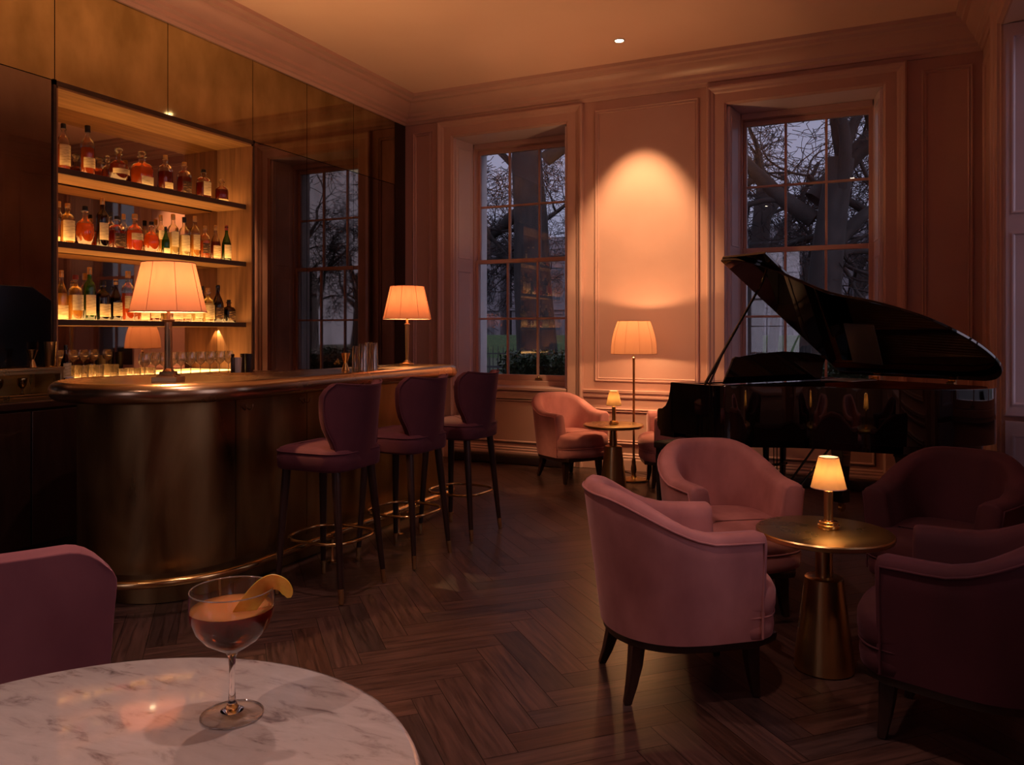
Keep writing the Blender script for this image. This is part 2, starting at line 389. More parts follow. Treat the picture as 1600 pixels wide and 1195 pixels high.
# mirror cladding panels: each one a piece of glass screwed to the wall
SZ = 2.957; CT = 3.66; g = .003
pan = empty('mirror_cladding', (XL, 5, 0), 0, 'tall wall cladding of aged bronze mirror panels behind the bar', 'wall panelling')
def mpanel(y0, y1, z0, z1, m=None):
    bm = B(); box(bm, -.016, .0, y0 + g - 5, y1 - g - 5, z0 + g, z1 - g); return finish('mirror_panel', bm, m or M_antique, pan)
yy = [0.9, 2.42, NY0 - .02, 4.22, NY1 + .02, 5.79, 6.5, 7.25]
for a, b in zip(yy, yy[1:]): mpanel(a, b, SZ, CT)
for a, b in ((.9, 2.42), (2.42, NY0 - .02), (NY1 + .02, 5.79), (5.79, 6.5), (6.5, 7.25)): mpanel(a, b, .12 if a > 5 else 0.9, SZ, M_antique2)
bm = B(); box(bm, -.014, .006, 7.25 - 5, YB - .002 - 5, .12, CT); finish('end_panel', bm, M_cab, pan)
bm = B(); box(bm, -.014, .006, NY1 - 5 + .02, YB - 5 - .002, .002, .118); finish('base_strip', bm, M_cab, pan)

# ------------------------------------------------------------------ cornice
def cornice():
    prof = [(0, 3.64), (.02, 3.64), (.03, 3.665), (.05, 3.67), (.055, 3.70), (.09, 3.715), (.095, 3.74), (.13, 3.76), (.17, 3.80), (.185, 3.83), (.225, 3.835), (.235, 3.86), (.28, 3.87), (.285, ZC + .001), (0, ZC + .001)]
    bm = B(); k = .95
    rings(bm, [[(x, YB - d * k, z) for d, z in prof] for x in (XL, XR)]); struct('trim_1', bm, M_trimp, ang=25)
    bm = B(); rings(bm, [[(XL + d, y, z) for d, z in prof] for y in (YF, YB)]); struct('trim_2', bm, M_trimp, ang=25)
    bm = B(); rings(bm, [[(XR - d * .75, y, z) for d, z in prof] for y in (YF, YB)]); struct('trim_3', bm, M_trimp, ang=25)
cornice()
# ------------------------------------------------------------------ panelling
def frame_pts(bm, x0, x1, z0, z1, prof, F):
    """mitred moulding frame; prof=(inset, projection)"""
    rs = []
    for d, p in prof:
        rs.append([F(x0 + d, p, z0 + d), F(x1 - d, p, z0 + d), F(x1 - d, p, z1 - d), F(x0 + d, p, z1 - d)])
    L = [[bm.verts.new(p) for p in r] for r in rs]
    for a, b in zip(L, L[1:]):
        for i in range(4): bm.faces.new((a[i], a[(i + 1) % 4], b[(i + 1) % 4], b[i]))
MP = [(0, 0), (0, .016), (.010, .022), (.018, .010), (.026, .010), (.032, .016), (.038, .012), (.040, 0)]
FB = lambda x, p, z: Vector((x, YB - p, z))
FR = lambda y, p, z: Vector((XR - p, y, z))
bm = B()
for x0, x1 in ((-4.68, -4.44), (-2.56, -1.535), (.325, .70)):
    frame_pts(bm, x0, x1, .86, 3.55, MP, FB)
for x0, x1 in ((-4.68, -4.44), (-2.56, -1.535), (.325, .70)): frame_pts(bm, x0, x1, .25, .60, MP, FB)
for c in (W1X, W2X): frame_pts(bm, c - .60, c + .60, .19, .655, [(0, 0), (0, .0), (.012, -.0), (.012, .012), (.022, .012), (.03, .0)], FB)
struct('trim_4', bm, M_trimp, ang=25)
bm = B(); 
for y0, y1 in ((6.72, 7.3), (3.3, 4.7), (0.1, 1.5)): frame_pts(bm, y0, y1, .86, 3.5, MP, FR); frame_pts(bm, y0, y1, .25, .60, MP, FR)
struct('trim_5', bm, M_trimp, ang=25)
def rail_run(name, prof, segs):
    bm = B()
    for kind, a, b in segs:
        F = FB if kind == 'b' else FR
        rings(bm, [[F(t, d, z) for d, z in prof] for t in (a, b)])
    return struct(name, bm, M_trimp, ang=25)
segs_b = [('b', XL, W1X - .835), ('b', W1X + .835, W2X - .835), ('b', W2X + .835, XR)]
DR = [(0, .70), (.018, .70), (.022, .715), (.012, .722), (.014, .745), (.030, .752), (.034, .775), (.0, .78)]
rail_run('trim_6', DR, segs_b + [('r', 6.55, YB), ('r', W4Y + .86, W3Y - .9), ('r', W5Y + .9, W4Y - .9)])
SK = [(0, 0), (.022, 0), (.022, .10), (.016, .112), (.018, .128), (.010, .138), (.012, .152), (0, .165)]
rail_run('baseboard_back', SK, [('b', XL, XR)])
rail_run('baseboard_right', SK, [('r', YF, YB)])

# ------------------------------------------------------------------ windows (local: x along wall, +y outwards, z up)
def window(name, loc, rz, deep=False):
    root = empty(name, loc, rz, kind='structure')
    # architrave
    bm = B(); hw = HW
    prof = [(0.0, 0), (0, .012), (.012, .02), (.018, .035), (.105, .028), (.118, .040), (.135, .045), (.150, .058), (.165, .062), (.178, .055), (.18, 0)]
    L = []
    for d, p in prof:
        L.append([Vector((-hw - d, -p, 0)), Vector((-hw - d, -p, HEAD + d)), Vector((hw + d, -p, HEAD + d)), Vector((hw + d, -p, 0))])
    rs = [[bm.verts.new(q) for q in l] for l in L]
    for a, b in zip(rs, rs[1:]):
        for i in range(3): bm.faces.new((a[i], a[i + 1], b[i + 1], b[i]))
    finish('architrave', bm, M_trimp, root, ang=20)
    sw = .585; sy = .345                      # sash box half width / depth of the sash plane
    st, sb = 3.415, .825
    # linings: splayed jambs, head, sill board
    bm = B()
    rings(bm, [[(-hw, 0, z), (-sw - .02, sy, z), (-sw - .02, WALLD, z), (-hw - .0, WALLD, z)] for z in (SILL, HEAD)])
    rings(bm, [[(hw, 0, z), (sw + .02, sy, z), (sw + .02, WALLD, z), (hw, WALLD, z)] for z in (SILL, HEAD)])
    rings(bm, [[(x, 0, HEAD), (x, sy, st + .02), (x, WALLD, st + .02), (x, WALLD, HEAD + .01)] for x in (-hw, hw)])
    finish('jamb_lining', bm, M_shutter, root)
    if deep:
        bm = B()
        for s in (-1, 1):
            a = Vector((s * hw, .012, 0)); b = Vector((s * (sw + .016), sy, 0)); d = (b - a).normalized(); ln = (b - a).length; q = Vector((-s * abs(d.y), -s * 0 + 0, 0)); nn = Vector((-d.y, d.x, 0)); nn = nn if nn.x * s < 0 else -nn
            Pj = lambda u, p, z, a=a, d=d, nn=nn: a + d * u + nn * p + Vector((0, 0, z))
            rings(bm, [[Pj(0, 0, z), Pj(ln, 0, z), Pj(ln, .022, z), Pj(0, .022, z)] for z in (.003, SILL - .03)])
            frame_pts(bm, .04, ln - .04, .16, SILL - .12, [(0, .0225), (0, .030), (.010, .030), (.020, .0225)], Pj)
        finish('jamb_panel', bm, M_shutter, root, ang=25)
    y0_ = sy - .02 if deep else -.02
    bm = B(); box(bm, -hw, hw, y0_, sy + .02, SILL - .028, SILL + .004); box(bm, -hw, hw, sy - .03, WALLD, SILL, sb); finish('sill', bm, M_trimp, root, bev=.005)
    # outer masonry reveal, painted pale
    bm = B(); box(bm, -sw - .022, -sw + .025, sy + .106, WALLD + .05, .8, 3.42); box(bm, sw - .025, sw + .022, sy + .106, WALLD + .05, .8, 3.42); box(bm, -sw, sw, sy + .106, WALLD + .05, 3.39, 3.42)
    finish('outer_reveal', bm, M_outer, root)
    # folded shutters on each splay
    for s in (-1, 1):
        a = Vector((s * (hw - .004), .015, 0)); b = Vector((s * (sw + .018), sy - .03, 0)); d = (b - a); ln = d.length; d.normalize(); nrm = Vector((-d.y, d.x, 0)) * (1 if s < 0 else -1)
        if nrm.x * s > 0: nrm = -nrm
        def P(u, p, z, a=a, d=d, nrm=nrm): return Vector((a.x + d.x * u + nrm.x * p, a.y + d.y * u + nrm.y * p, z))
        bm = B()
        rings(bm, [[P(0, 0, z), P(ln, 0, z), P(ln, .022, z), P(0, .022, z)] for z in (SILL + .01, HEAD - .012)])
        for z0, z1 in ((SILL + .08, 2.02), (2.15, HEAD - .09)):
            frame_pts(bm, .035, ln - .035, z0, z1, [(0, .0225), (0, .030), (.010, .030), (.020, .0225)], P)
        finish('shutter', bm, M_shutter, root, ang=25)
    # sash box + two sashes
    bm = B()
    for s in (-1, 1): box(bm, s * sw - .018, s * sw + .018, sy - .03, sy + .105, sb - .01, st + .02)
    box(bm, -sw, sw, sy - .03, sy + .105, st - .035, st + .02)
    finish('sash_box', bm, M_trimp, root, bev=.004)
    zm = 2.13; gw = sw - .018
    for nm, y, z0, z1, br, tr_ in (('lower_sash', sy + .005, sb, zm + .02, .062, .045), ('upper_sash', sy + .055, zm - .02, st - .035, .045, .05)):
        bm = B(); t = .045; st_ = .030
        box(bm, -gw, -gw + st_, y, y + t, z0, z1); box(bm, gw - st_, gw, y, y + t, z0, z1)
        box(bm, -gw + st_, gw - st_, y, y + t, z0, z0 + br); box(bm, -gw + st_, gw - st_, y, y + t, z1 - tr_, z1)
        sh = finish(nm, bm, M_trimp, root, bev=.004)
        ix0, ix1, iz0, iz1 = -gw + st_, gw - st_, z0 + br, z1 - tr_
        bm = B()
        for k in (1, 2):
            x = ix0 + (ix1 - ix0) * k / 3; box(bm, x - .011, x + .011, y + .004, y + t - .006, iz0, iz1)
        z = (iz0 + iz1) / 2; box(bm, ix0, ix1, y + .006, y + t - .008, z - .011, z + .011)
        finish('glazing_bars', bm, M_trimp, sh, bev=.003)
        bm = B(); box(bm, ix0 - .005, ix1 + .005, y + t * .5, y + t * .5 + .004, iz0 - .005, iz1 + .005); finish('glass_pane', bm, M_pane, sh)
    bm = B(); box(bm, .16, .24, sy - .012, sy + .006, sb + .012, sb + .03); lathe(bm, [(.012, 0), (.014, .01), (.008, .02)], 10, .20, sy - .005, sb + .028)
    finish('sash_lift', bm, M_bronze, root)
    return root
window('window_1', (W1X, YB, 0), 0)
window('window_2', (W2X, YB, 0), 0)
window('window_3', (XR, W3Y, 0), R(-90), True)
window('fill_window_4', (XR, W4Y, 0), R(-90))  # unseen window, added for cool fill on chairs and floor
window('fill_window_5', (XR, W5Y, 0), R(-90))  # also out of view, added for fill daylight
window('fill_window_6', (W6X, YF, 0), R(180))  # unseen rear window, added to light the near chairs from behind
def portal(loc, rot):
    l = light('sky_portal', 'AREA', loc, 1, (1, 1, 1), shape='RECTANGLE', size=1.2, size_y=2.65); l.rotation_euler = rot; l.data.cycles.is_portal = True
for c in (W1X, W2X): portal((c, YB + .64, 2.1), (R(-90), 0, 0))
for c in (W3Y, W4Y, W5Y): portal((XR + .64, c, 2.1), (R(-90), 0, R(-90)))
portal((W6X, YF - .64, 2.1), (R(-90), 0, R(180)))

# low dark rounded heaters on the floor under the windows
def heater(x, label):
    bm = B(); poly = rrect(1.35, .13, .06, 6, 0, 0); cushion(bm, poly, [(.006, .004), (0, .012), (0, .075), (.006, .088), (.02, .094)])
    o = finish('floor_heater', bm, M_cab, None, loc=(x, YB - .13, 0)); tag(o, label, 'heater', 'low floor heaters below the windows')
heater(W1X + .05, 'low dark round ended heater on the floor below the window beside the bar')
heater(W2X - .05, 'low dark round ended heater on the floor behind the grand piano')

# ------------------------------------------------------------------ ceiling downlight
d = empty('ceiling_downlight_or_fill', (-2.06, 6.64, ZC), 0, 'small round recessed downlight glowing in the ceiling', 'ceiling light')
bm = B(); lathe(bm, [(.038, -.001), (.050, -.001), (.050, -.006), (.040, -.008)], 24, cap0=False, cap1=False); finish('trim_ring', bm, M_white, d)
bm = B(); lathe(bm, [(.037, -.004), (.030, -.005)], 20); finish('lens', bm, M_down, d)
bmo = light('beam', 'SPOT', (0, .0, -.02), 330, (1, .58, .26), d, spot_size=R(50), spot_blend=.7, shadow_soft_size=.02); bmo.rotation_euler = (R(23), 0, R(3))

def downlight(x, y, power, text):  # out-of-view fill lamp, added to brighten the foreground floor and chairs
    d = empty('ceiling_downlight_or_fill', (x, y, ZC), 0, text, 'ceiling light', 'added fill downlights out of view')
    bm = B(); lathe(bm, [(.038, -.001), (.050, -.001), (.050, -.006), (.040, -.008)], 24, cap0=False, cap1=False); finish('trim_ring', bm, M_white, d)
    bm = B(); lathe(bm, [(.037, -.004), (.030, -.005)], 20); finish('lens', bm, M_down, d)
    light('beam', 'SPOT', (0, 0, -.02), power, (1, .60, .47), d, spot_size=R(125), spot_blend=.8, shadow_soft_size=.05)
downlight(-2.06, 2.3, 95, 'unseen fill downlight added in the ceiling over the open floor beside the bar')
downlight(-.4, 1.6, 72, 'unseen fill downlight added in the ceiling above the marble table')
downlight(-2.06, -.8, 110, 'unseen fill downlight added in the ceiling at the rear of the room')

# ------------------------------------------------------------------ bottle niche
nic = empty('bottle_niche', (XL, 4.2, 0), 0, 'backlit oak bottle niche with three shelves and a mirrored back in the left wall', 'shelving')
ox = 4.2
bm = B(); box(bm, -ND - .015, -ND, NY0 - ox, NY1 - ox, NZ0, NZ1); finish('mirror_back', bm, M_mirror, nic)
for ya in (NY0 - ox - .015, NY1 - ox):
    bm = B(); box(bm, -ND, .004, ya, ya + .015, NZ0, NZ1); finish('side_lining', bm, M_woodv, nic)
bm = B(); box(bm, -ND, .004, NY0 - ox, NY1 - ox, NZ1, NZ1 + .015); finish('top_lining', bm, M_wood, nic)
bm = B(); box(bm, -.02, .012, NY0 - ox - .035, NY0 - ox - .015, NZ0, NZ1 + .05); box(bm, -.02, .012, NY1 - ox + .015, NY1 - ox + .03, NZ0, NZ1 + .05)
box(bm, -.02, .012, NY0 - ox - .035, NY1 - ox + .03, NZ1 + .015, NZ1 + .045); finish('edge_frame', bm, M_shelfedge, nic)
SHZ = [2.412, 1.932, 1.424]
for i, z in enumerate(SHZ):
    bm = B(); y1 = NY1 - ox - .03; box(bm, -ND + .03, -.045, NY0 - ox + .002, y1, z - .035, z)
    sh = finish('shelf', bm, M_wood, nic, bev=.002)
    bm = B(); box(bm, -.045, -.025, NY0 - ox + .002, y1, z - .035, z + .003); finish('front_edge', bm, M_shelfedge, sh)
    bm = B(); box(bm, -ND + .05, -.06, NY0 - ox + .02, y1 - .02, z, z + .0006); finish('light_panel', bm, M_led[i], sh)
for y, e in ((5.01, 3.5),):
    s_ = light('shelf_spot', 'SPOT', (XL - ND + .014, NY1 - .014, SHZ[2] - .045), e * 1.6, (1, .58, .22), None, spot_size=R(66), spot_blend=.12, shadow_soft_size=.004)
bm = B(); box(bm, -ND + .02, -.10, NY0 - ox + .02, NY1 - ox - .02, NZ0 - .001, NZ0 + .0006); finish('light_panel', bm, M_led[3], nic)

# ------------------------------------------------------------------ bottles
BT = {
 'tall': [(.0, 0), (.9, 0), (1, .02), (1, .60), (.97, .65), (.80, .70), (.45, .745), (.36, .78), (.34, .93), (.40, .935), (.40, .965), (.34, .965)],
 'wine': [(.0, 0), (.9, 0), (1, .02), (1, .45), (.93, .52), (.72, .62), (.45, .71), (.33, .78), (.30, .93), (.37, .935), (.37, .96), (.30, .96)],
 'squat': [(.0, 0), (.93, 0), (1, .03), (1, .55), (.97, .62), (.80, .70), (.45, .745), (.34, .76), (.33, .86), (.42, .87), (.42, .90), (.33, .90)],
 'round': [(.0, 0), (.45, 0), (.55, .03), (.82, .14), (.98, .28), (1, .36), (.93, .49), (.72, .60), (.42, .66), (.27, .69), (.25, .84), (.40, .86), (.40, .89), (.25, .89)],
 'dec': [(.0, 0), (.93, 0), (1, .03), (1, .50), (.95, .58), (.75, .66), (.38, .70), (.30, .73), (.30, .84), (.45, .86), (.45, .88), (.30, .88)],
}
def bottle(px_name, kind, r, h, liq, glass, cap, lab, lv=.9, sq=2.0, lz=(.12, .5), dome=None):
    root = empty(px_name)
    prof = BT[kind]; n = 20 if sq == 2 else 24
    bm = B(); lathe(bm, [(a * r, b * h) for a, b in prof], n, e=sq, cap1=False); finish('glass_body', bm, glass, root, ang=50)
    # liquid
    body = [(a * r * .93, b * h) for a, b in prof[1:] if b <= lv * .8]
    top = lv * .62 * h if kind != 'wine' else lv * .6 * h
    lp = [(a, max(z, .006)) for a, z in body if z < top]
    ra = lp[-1][0] if lp else r * .9
    lp.append((ra * .98, top))
    bm = B(); lathe(bm, lp, n, e=sq); finish('liquid', bm, liq, root, ang=50)
    bm = B(); cr_ = prof[-1][0] * r; z0 = prof[-1][1] * h
    if cap == 'ball':
        lathe(bm, [(cr_ * .9, z0 - .01), (cr_ * 1.0, z0), (cr_ * 1.5, z0 + .012), (cr_ * 1.7, z0 + .02), (cr_ * 1.4, z0 + .034), (cr_ * .5, z0 + .04)], 14); m = M_clear if dome is None else dome
    else:
        ch = (1 - prof[-1][1]) * h + (.10 * h if kind in ('tall', 'wine') else .0)
        zz = h - ch
        lathe(bm, [(cr_ * 1.15, zz), (cr_ * 1.2, zz + .003), (cr_ * 1.2, h - .004), (cr_ * 1.05, h)], 14); m = cap
    finish('stopper', bm, m, root)
    if lab:
        bm = B(); a0, a1 = (-62, 62) if sq == 2 else (-42, 42); K = 12; z0, z1 = lz[0] * h, lz[1] * h
        row = []
        for k in range(K + 1):
            a = R(a0 + (a1 - a0) * k / K); rr = r * 1.015
            if sq != 2: rr = r * 1.015 / ((abs(cos(a)) ** sq + abs(sin(a)) ** sq) ** (1 / sq))
            row.append((rr * cos(a), rr * sin(a)))
        v0 = [bm.verts.new((x, y, z0)) for x, y in row]; v1 = [bm.verts.new((x, y, z1)) for x, y in row]
        v2 = [bm.verts.new((x * 1.012, y * 1.012, z1)) for x, y in row]; v3 = [bm.verts.new((x * 1.012, y * 1.012, z0)) for x, y in row]
        for A_, B_ in ((v0, v3), (v3, v2), (v2, v1)):
            for k in range(K): bm.faces.new((A_[k], A_[k + 1], B_[k + 1], B_[k]))
        finish('label', bm, lab, root, ang=50)
    return root
def ypx(px, X):   # where the sight line of a photo column meets the depth plane X (used to read positions off the photo)
    t = (px - 800) / 1230; return X * (cos(R(25)) + t * sin(R(25))) / (-sin(R(25)) + t * cos(R(25)))
G, GR, DK = M_btl, M_bgreen, M_bdark
# (px, depth X, kind, radius, height, liquid, glass, cap, label, squareness, label-z, text)
rows = [
 (0, [
  (99, -4.93, 'squat', .040, .275, 'amber', G, M_capdark, M_paper, 2, (.12, .55), 'wide shouldered bottle with black cap at the left end of the top shelf'),
  (137, -4.93, 'tall', .043, .300, 'amber', G, M_capdark, M_paper, 2, (.16, .36), 'tall slim whisky bottle with long black cap, second on the top shelf'),
  (168, -5.06, 'dec', .036, .165, 'red', G, 'ball', None, 2, None, 'small clear decanter half hidden behind the round one on the top shelf'),
  (185.5, -4.94, 'round', .066, .205, 'red', G, 'ball', M_paper, 2, (.25, .40), 'round bellied dark red decanter with glass stopper on the top shelf'),
  (222, -4.94, 'dec', .058, .225, 'amber', G, 'ball', M_paper2, 6, (.06, .30), 'square shouldered decanter with clear stopper and wide yellow label on the top shelf'),
  (258.5, -4.95, 'squat', .042, .245, 'red', G, M_capgold, M_paper, 5, (.10, .26), 'square red brown bottle with gold neck, just right of the square decanter'),
  (288, -4.95, 'squat', .043, .230, 'red', G, M_capgold, M_paperd, 5, (.06, .42), 'square bottle with gold stopper and dark brown label on the top shelf'),
  (318, -4.95, 'squat', .046, .212, 'red', G, M_capdark, M_paper2, 4, (.14, .58), 'square bottle with black neck and tall cream label, second from right on the top shelf'),
  (346.5, -4.95, 'dec', .050, .175, 'red', G, M_cork, M_paper, 2, (.02, .16), 'short round flask with cork stopper, rightmost on the top shelf'),
 ]),
 (1, [
  (92, -5.07, 'tall', .030, .26, 'amber', G, M_capgold, M_paper, 2, (.1, .2), 'amber bottle cut off by the niche edge at the left end of the middle shelf'),
  (105.5, -4.93, 'squat', .041, .235, 'gold', G, M_capgold, M_paper2, 2, (.08, .58), 'clear bottle with gold cap and big cream label, second on the middle shelf'),
  (133, -4.93, 'round', .058, .235, 'amber', G, M_capdark, None, 2, None, 'fat dome shouldered amber bottle with black cap on the middle shelf'),
  (160, -4.93, 'tall', .036, .300, 'dark', DK, M_capgold, M_paper2, 2, (.16, .50), 'tall dark bottle with copper capsule and cream label on the middle shelf'),
  (173, -5.06, 'squat', .030, .240, 'amber', G, M_capdark, None, 2, None, 'slender black capped bottle standing behind the tall copper topped bottle'),
  (183, -4.93, 'squat', .047, .205, 'red', G, M_capdark, M_paperd, 4, (.08, .48), 'squat red brown bottle with black cap and square brown label on the middle shelf'),
  (193, -5.07, 'tall', .032, .245, 'red', G, M_capgold, None, 2, None, 'brown bottle in the back row right of the slender black capped one'),
  (210.5, -4.93, 'dec', .053, .235, 'orange', G, M_capgold, M_paper, 2, (.30, .48), 'bright orange round shouldered bottle with gold cork on the middle shelf'),
  (236.5, -4.94, 'round', .055, .205, 'orange', G, M_capdark, None, 2, None, 'round bottle of red orange spirit with dark crown stopper on the middle shelf'),
  (251, -5.03, 'tall', .034, .270, 'gold', G, M_capgold, M_paper2, 2, (.40, .62), 'pale gold bottle in the back row right of the round red orange bottle'),
  (259, -4.93, 'wine', .027, .185, 'green', GR, M_capdark, M_paper2, 2, (.05, .24), 'small dark green bottle wedged among the pale bottles on the middle shelf'),
  (270.5, -4.96, 'tall', .038, .280, 'pale', G, M_capgold, M_paper2, 2, (.22, .58), 'pale bottle with gold cap and cream label, left of the two tallest pale ones'),
  (288, -4.95, 'tall', .038, .270, 'pale', G, M_capdark, M_paper2, 2, (.14, .54), 'pale bottle with dark neck and long cream label on the middle shelf'),
  (304.5, -4.95, 'tall', .037, .290, 'gold', G, M_capgold, M_paper, 2, (.20, .56), 'tall golden bottle with gold cap and broad ochre label on the middle shelf'),
  (320.5, -4.95, 'squat', .037, .235, 'amber', G, M_capgold, M_paperd, 2, (.18, .48), 'gold capped bottle with black and brown label, third from right on the middle shelf'),
  (337, -4.95, 'wine', .037, .250, 'red', G, M_capgold, M_paper, 2, (.08, .42), 'brown sloping shouldered bottle with gold top, left of the green bottle'),
  (354, -4.95, 'wine', .036, .262, 'green', GR, M_capred, M_paper2, 2, (.10, .46), 'green bottle with red cap and cream label at the middle shelf right end'),
 ]),
 (2, [
  (96, -4.95, 'wine', .039, .285, 'gold', G, M_capgold, M_paper, 2, (.02, .30), 'clear curved bottle with ochre label at the left end of the lowest shelf'),
  (118, -4.93, 'squat', .045, .262, 'gold', G, M_capred, M_paper2, 2, (.22, .56), 'golden whisky bottle with copper red cap and pale label on the lowest shelf'),
  (140, -4.95, 'tall', .037, .315, 'green', GR, M_capgold, M_paper2, 2, (.10, .48), 'tall bright green bottle with cream capsule on the lowest shelf'),
  (161, -4.94, 'squat', .045, .238, 'dark', DK, M_capdark, M_paper, 2, (.10, .42), 'dark brown bottle with black neck and curved tan label on the lowest shelf'),
  (181, -4.94, 'wine', .040, .255, 'dark', DK, M_capgold, M_paper, 2, (.12, .44), 'dark bottle with copper cap and white square label beside the bar lamp shade'),
  (200, -4.94, 'tall', .043, .310, 'orange', G, M_capgold, M_paper, 2, (.25, .50), 'tall orange red bottle half covered by the left side of the bar lamp shade'),
  (221, -4.95, 'dec', .044, .210, 'amber', G, M_capgold, M_paper2, 5, (.05, .35), 'square amber bottle behind the left half of the bar lamp shade'),
  (241, -4.95, 'squat', .042, .235, 'red', G, M_capdark, M_paper, 2, (.1, .4), 'red brown bottle just left of the lamp stem on the lowest shelf'),
  (273, -4.95, 'dec', .048, .220, 'red', G, M_capgold, M_paper2, 5, (.08, .40), 'square bottle with two tone label just right of the lamp stem'),
  (290, -4.96, 'squat', .040, .235, 'amber', G, M_capdark, M_paper, 2, (.1, .5), 'amber bottle behind the right half of the bar lamp shade'),
  (308, -4.95, 'tall', .042, .285, 'pale', G, M_capgold, M_paper2, 2, (.10, .45), 'pale bottle with copper top rising beside the right edge of the lamp shade'),
  (317, -5.08, 'tall', .028, .260, 'dark', DK, M_capdark, None, 2, None, 'thin dark bottle in the back row of the lowest shelf'),
  (325, -4.94, 'dec', .048, .240, 'pale', G, M_capgold, M_paper, 2, (.10, .50), 'glowing pale yellow bottle with gold cap, third from the right on the lowest shelf'),
  (340.5, -4.95, 'wine', .044, .265, 'dark', DK, M_capdark, M_paperd, 2, (.1, .40), 'nearly black bottle with dark neck, second from right on the lowest shelf'),
  (357.5, -4.95, 'dec', .044, .165, 'dark', DK, M_capdark, M_paperd, 4, (.1, .5), 'short black flask with square cap at the right end of the lowest shelf'),
 ]),
]
grp = ['bottles on the top shelf', 'bottles on the middle shelf', 'bottles on the lowest shelf']
for ri, lst in rows:
    for px, X, kind, r, h, lq, gl, cap, lab, sq, lz, text in lst:
        kd = 'decanter' if 'decanter' in text else ('spirit_flask' if 'flask' in text else 'spirit_bottle')
        y = ypx(px, X); y = max(NY0 + r + .004, min(NY1 - r - .01, y))
        o = bottle(kd, kind, r * 1.05, h * 1.17, LQ[lq], gl, cap, lab, .9, sq, lz or (0, 0), dome=M_btl)
        place(o, (X, y, SHZ[ri] + .001), R(random.uniform(-9, 9)), text, grp[ri]); o['category'] = 'bottle'

# ------------------------------------------------------------------ back counter
bc = empty('back_counter', (-4.6, 3.4, 0), 0, 'dark wood back counter under the bottle niche with brass edge', 'counter')
def bcx(x): return x + 4.6
bm = B(); box(bm, bcx(XL + .004), bcx(-4.44), NY0 + .0 - 3.4, 5.0 - 3.4, .10, .985); box(bm, bcx(XL + .004), bcx(-4.50), NY0 - 3.4, 4.95 - 3.4, .003, .10); finish('carcass', bm, M_cab, bc)
poly = [(bcx(XL + .003), NY0 - 3.4), (bcx(-4.40), NY0 - 3.4)] + [(bcx(-4.50) + .10 * cos(R(a)), 4.96 - 3.4 + .10 * sin(R(a))) for a in range(0, 91, 15)] + [(bcx(XL + .003), 5.06 - 3.4)]
bm = B(); prism(bm, poly, .985, 1.028); finish('counter_top', bm, M_brasstop, bc, bev=.012, seg=3)
bm = B(); box(bm, bcx(XL - ND + .002), bcx(XL + .004), NY0 - 3.398, NY1 - 3.402, .985, 1.028); finish('niche_ledge', bm, M_brasstop, bc)
lc = empty('side_counter', (-4.6, 2.3, 0), 0, 'low black cabinet run at the left edge with a dark worktop', 'cabinet')
bm = B(); box(bm, bcx(XL + .002), bcx(-4.42), -1.4, 1.05, .09, .905); box(bm, bcx(XL + .002), bcx(-4.47), -1.4, 1.05, .003, .09); finish('carcass', bm, M_cab, lc)
bm = B(); box(bm, bcx(XL + .002), bcx(-4.39), -1.4, 1.053, .905, .945); finish('worktop', bm, M_cab, lc, bev=.004)
for a, b in ((-.55, .03), (.04, .62), (.63, 1.04)):
    bm = B(); box(bm, bcx(-4.42), bcx(-4.402), a, b, .12, .89); finish('door', bm, M_cab, lc, bev=.003)
# brass drawer unit with glass front
bu = empty('glass_fronted_brass_chest', (-4.62, 2.75, .946), 0, 'low brass cabinet with a glass front on the side counter', 'cabinet')
bm = B()
x0, x1, y0, y1 = -.15, .15, -.62, .42
box(bm, x0, x1, y0, y1, .0, .02); box(bm, x0, x1 + .006, y0, y1 + .004, .172, .19); box(bm, x0, x0 + .02, y0, y1, .02, .172)
for y in (y0, -.12, y1 - .02): box(bm, x0 + .02, x1, y, y + .02, .02, .172)
box(bm, x1 - .02, x1 + .001, y0 + .02, y1 - .02, .02, .036); box(bm, x1 - .02, x1 + .001, y0 + .02, y1 - .02, .152, .172)
finish('brass_frame', bm, M_brassd, bu, bev=.002)
bm = B(); box(bm, x1 - .008, x1 - .005, y0 + .02, y1 - .02, .036, .152); finish('glass_front', bm, M_clear, bu)
for k in range(6):
    o = empty('cordial_glass', (-4.62 + random.uniform(-.03, .05), 2.28 + k * .145, .967), 0, 'tiny brass toned liqueur glass behind the glass front of the brass cabinet', 'glass', 'liqueur glasses in the brass cabinet')
    bm = B(); lathe(bm, [(.018, 0), (.022, .004), (.006, .012), (.006, .04), (.022, .06), (.028, .09), (.026, .105)], 16, cap1=False); finish('bowl', bm, M_brass, o)
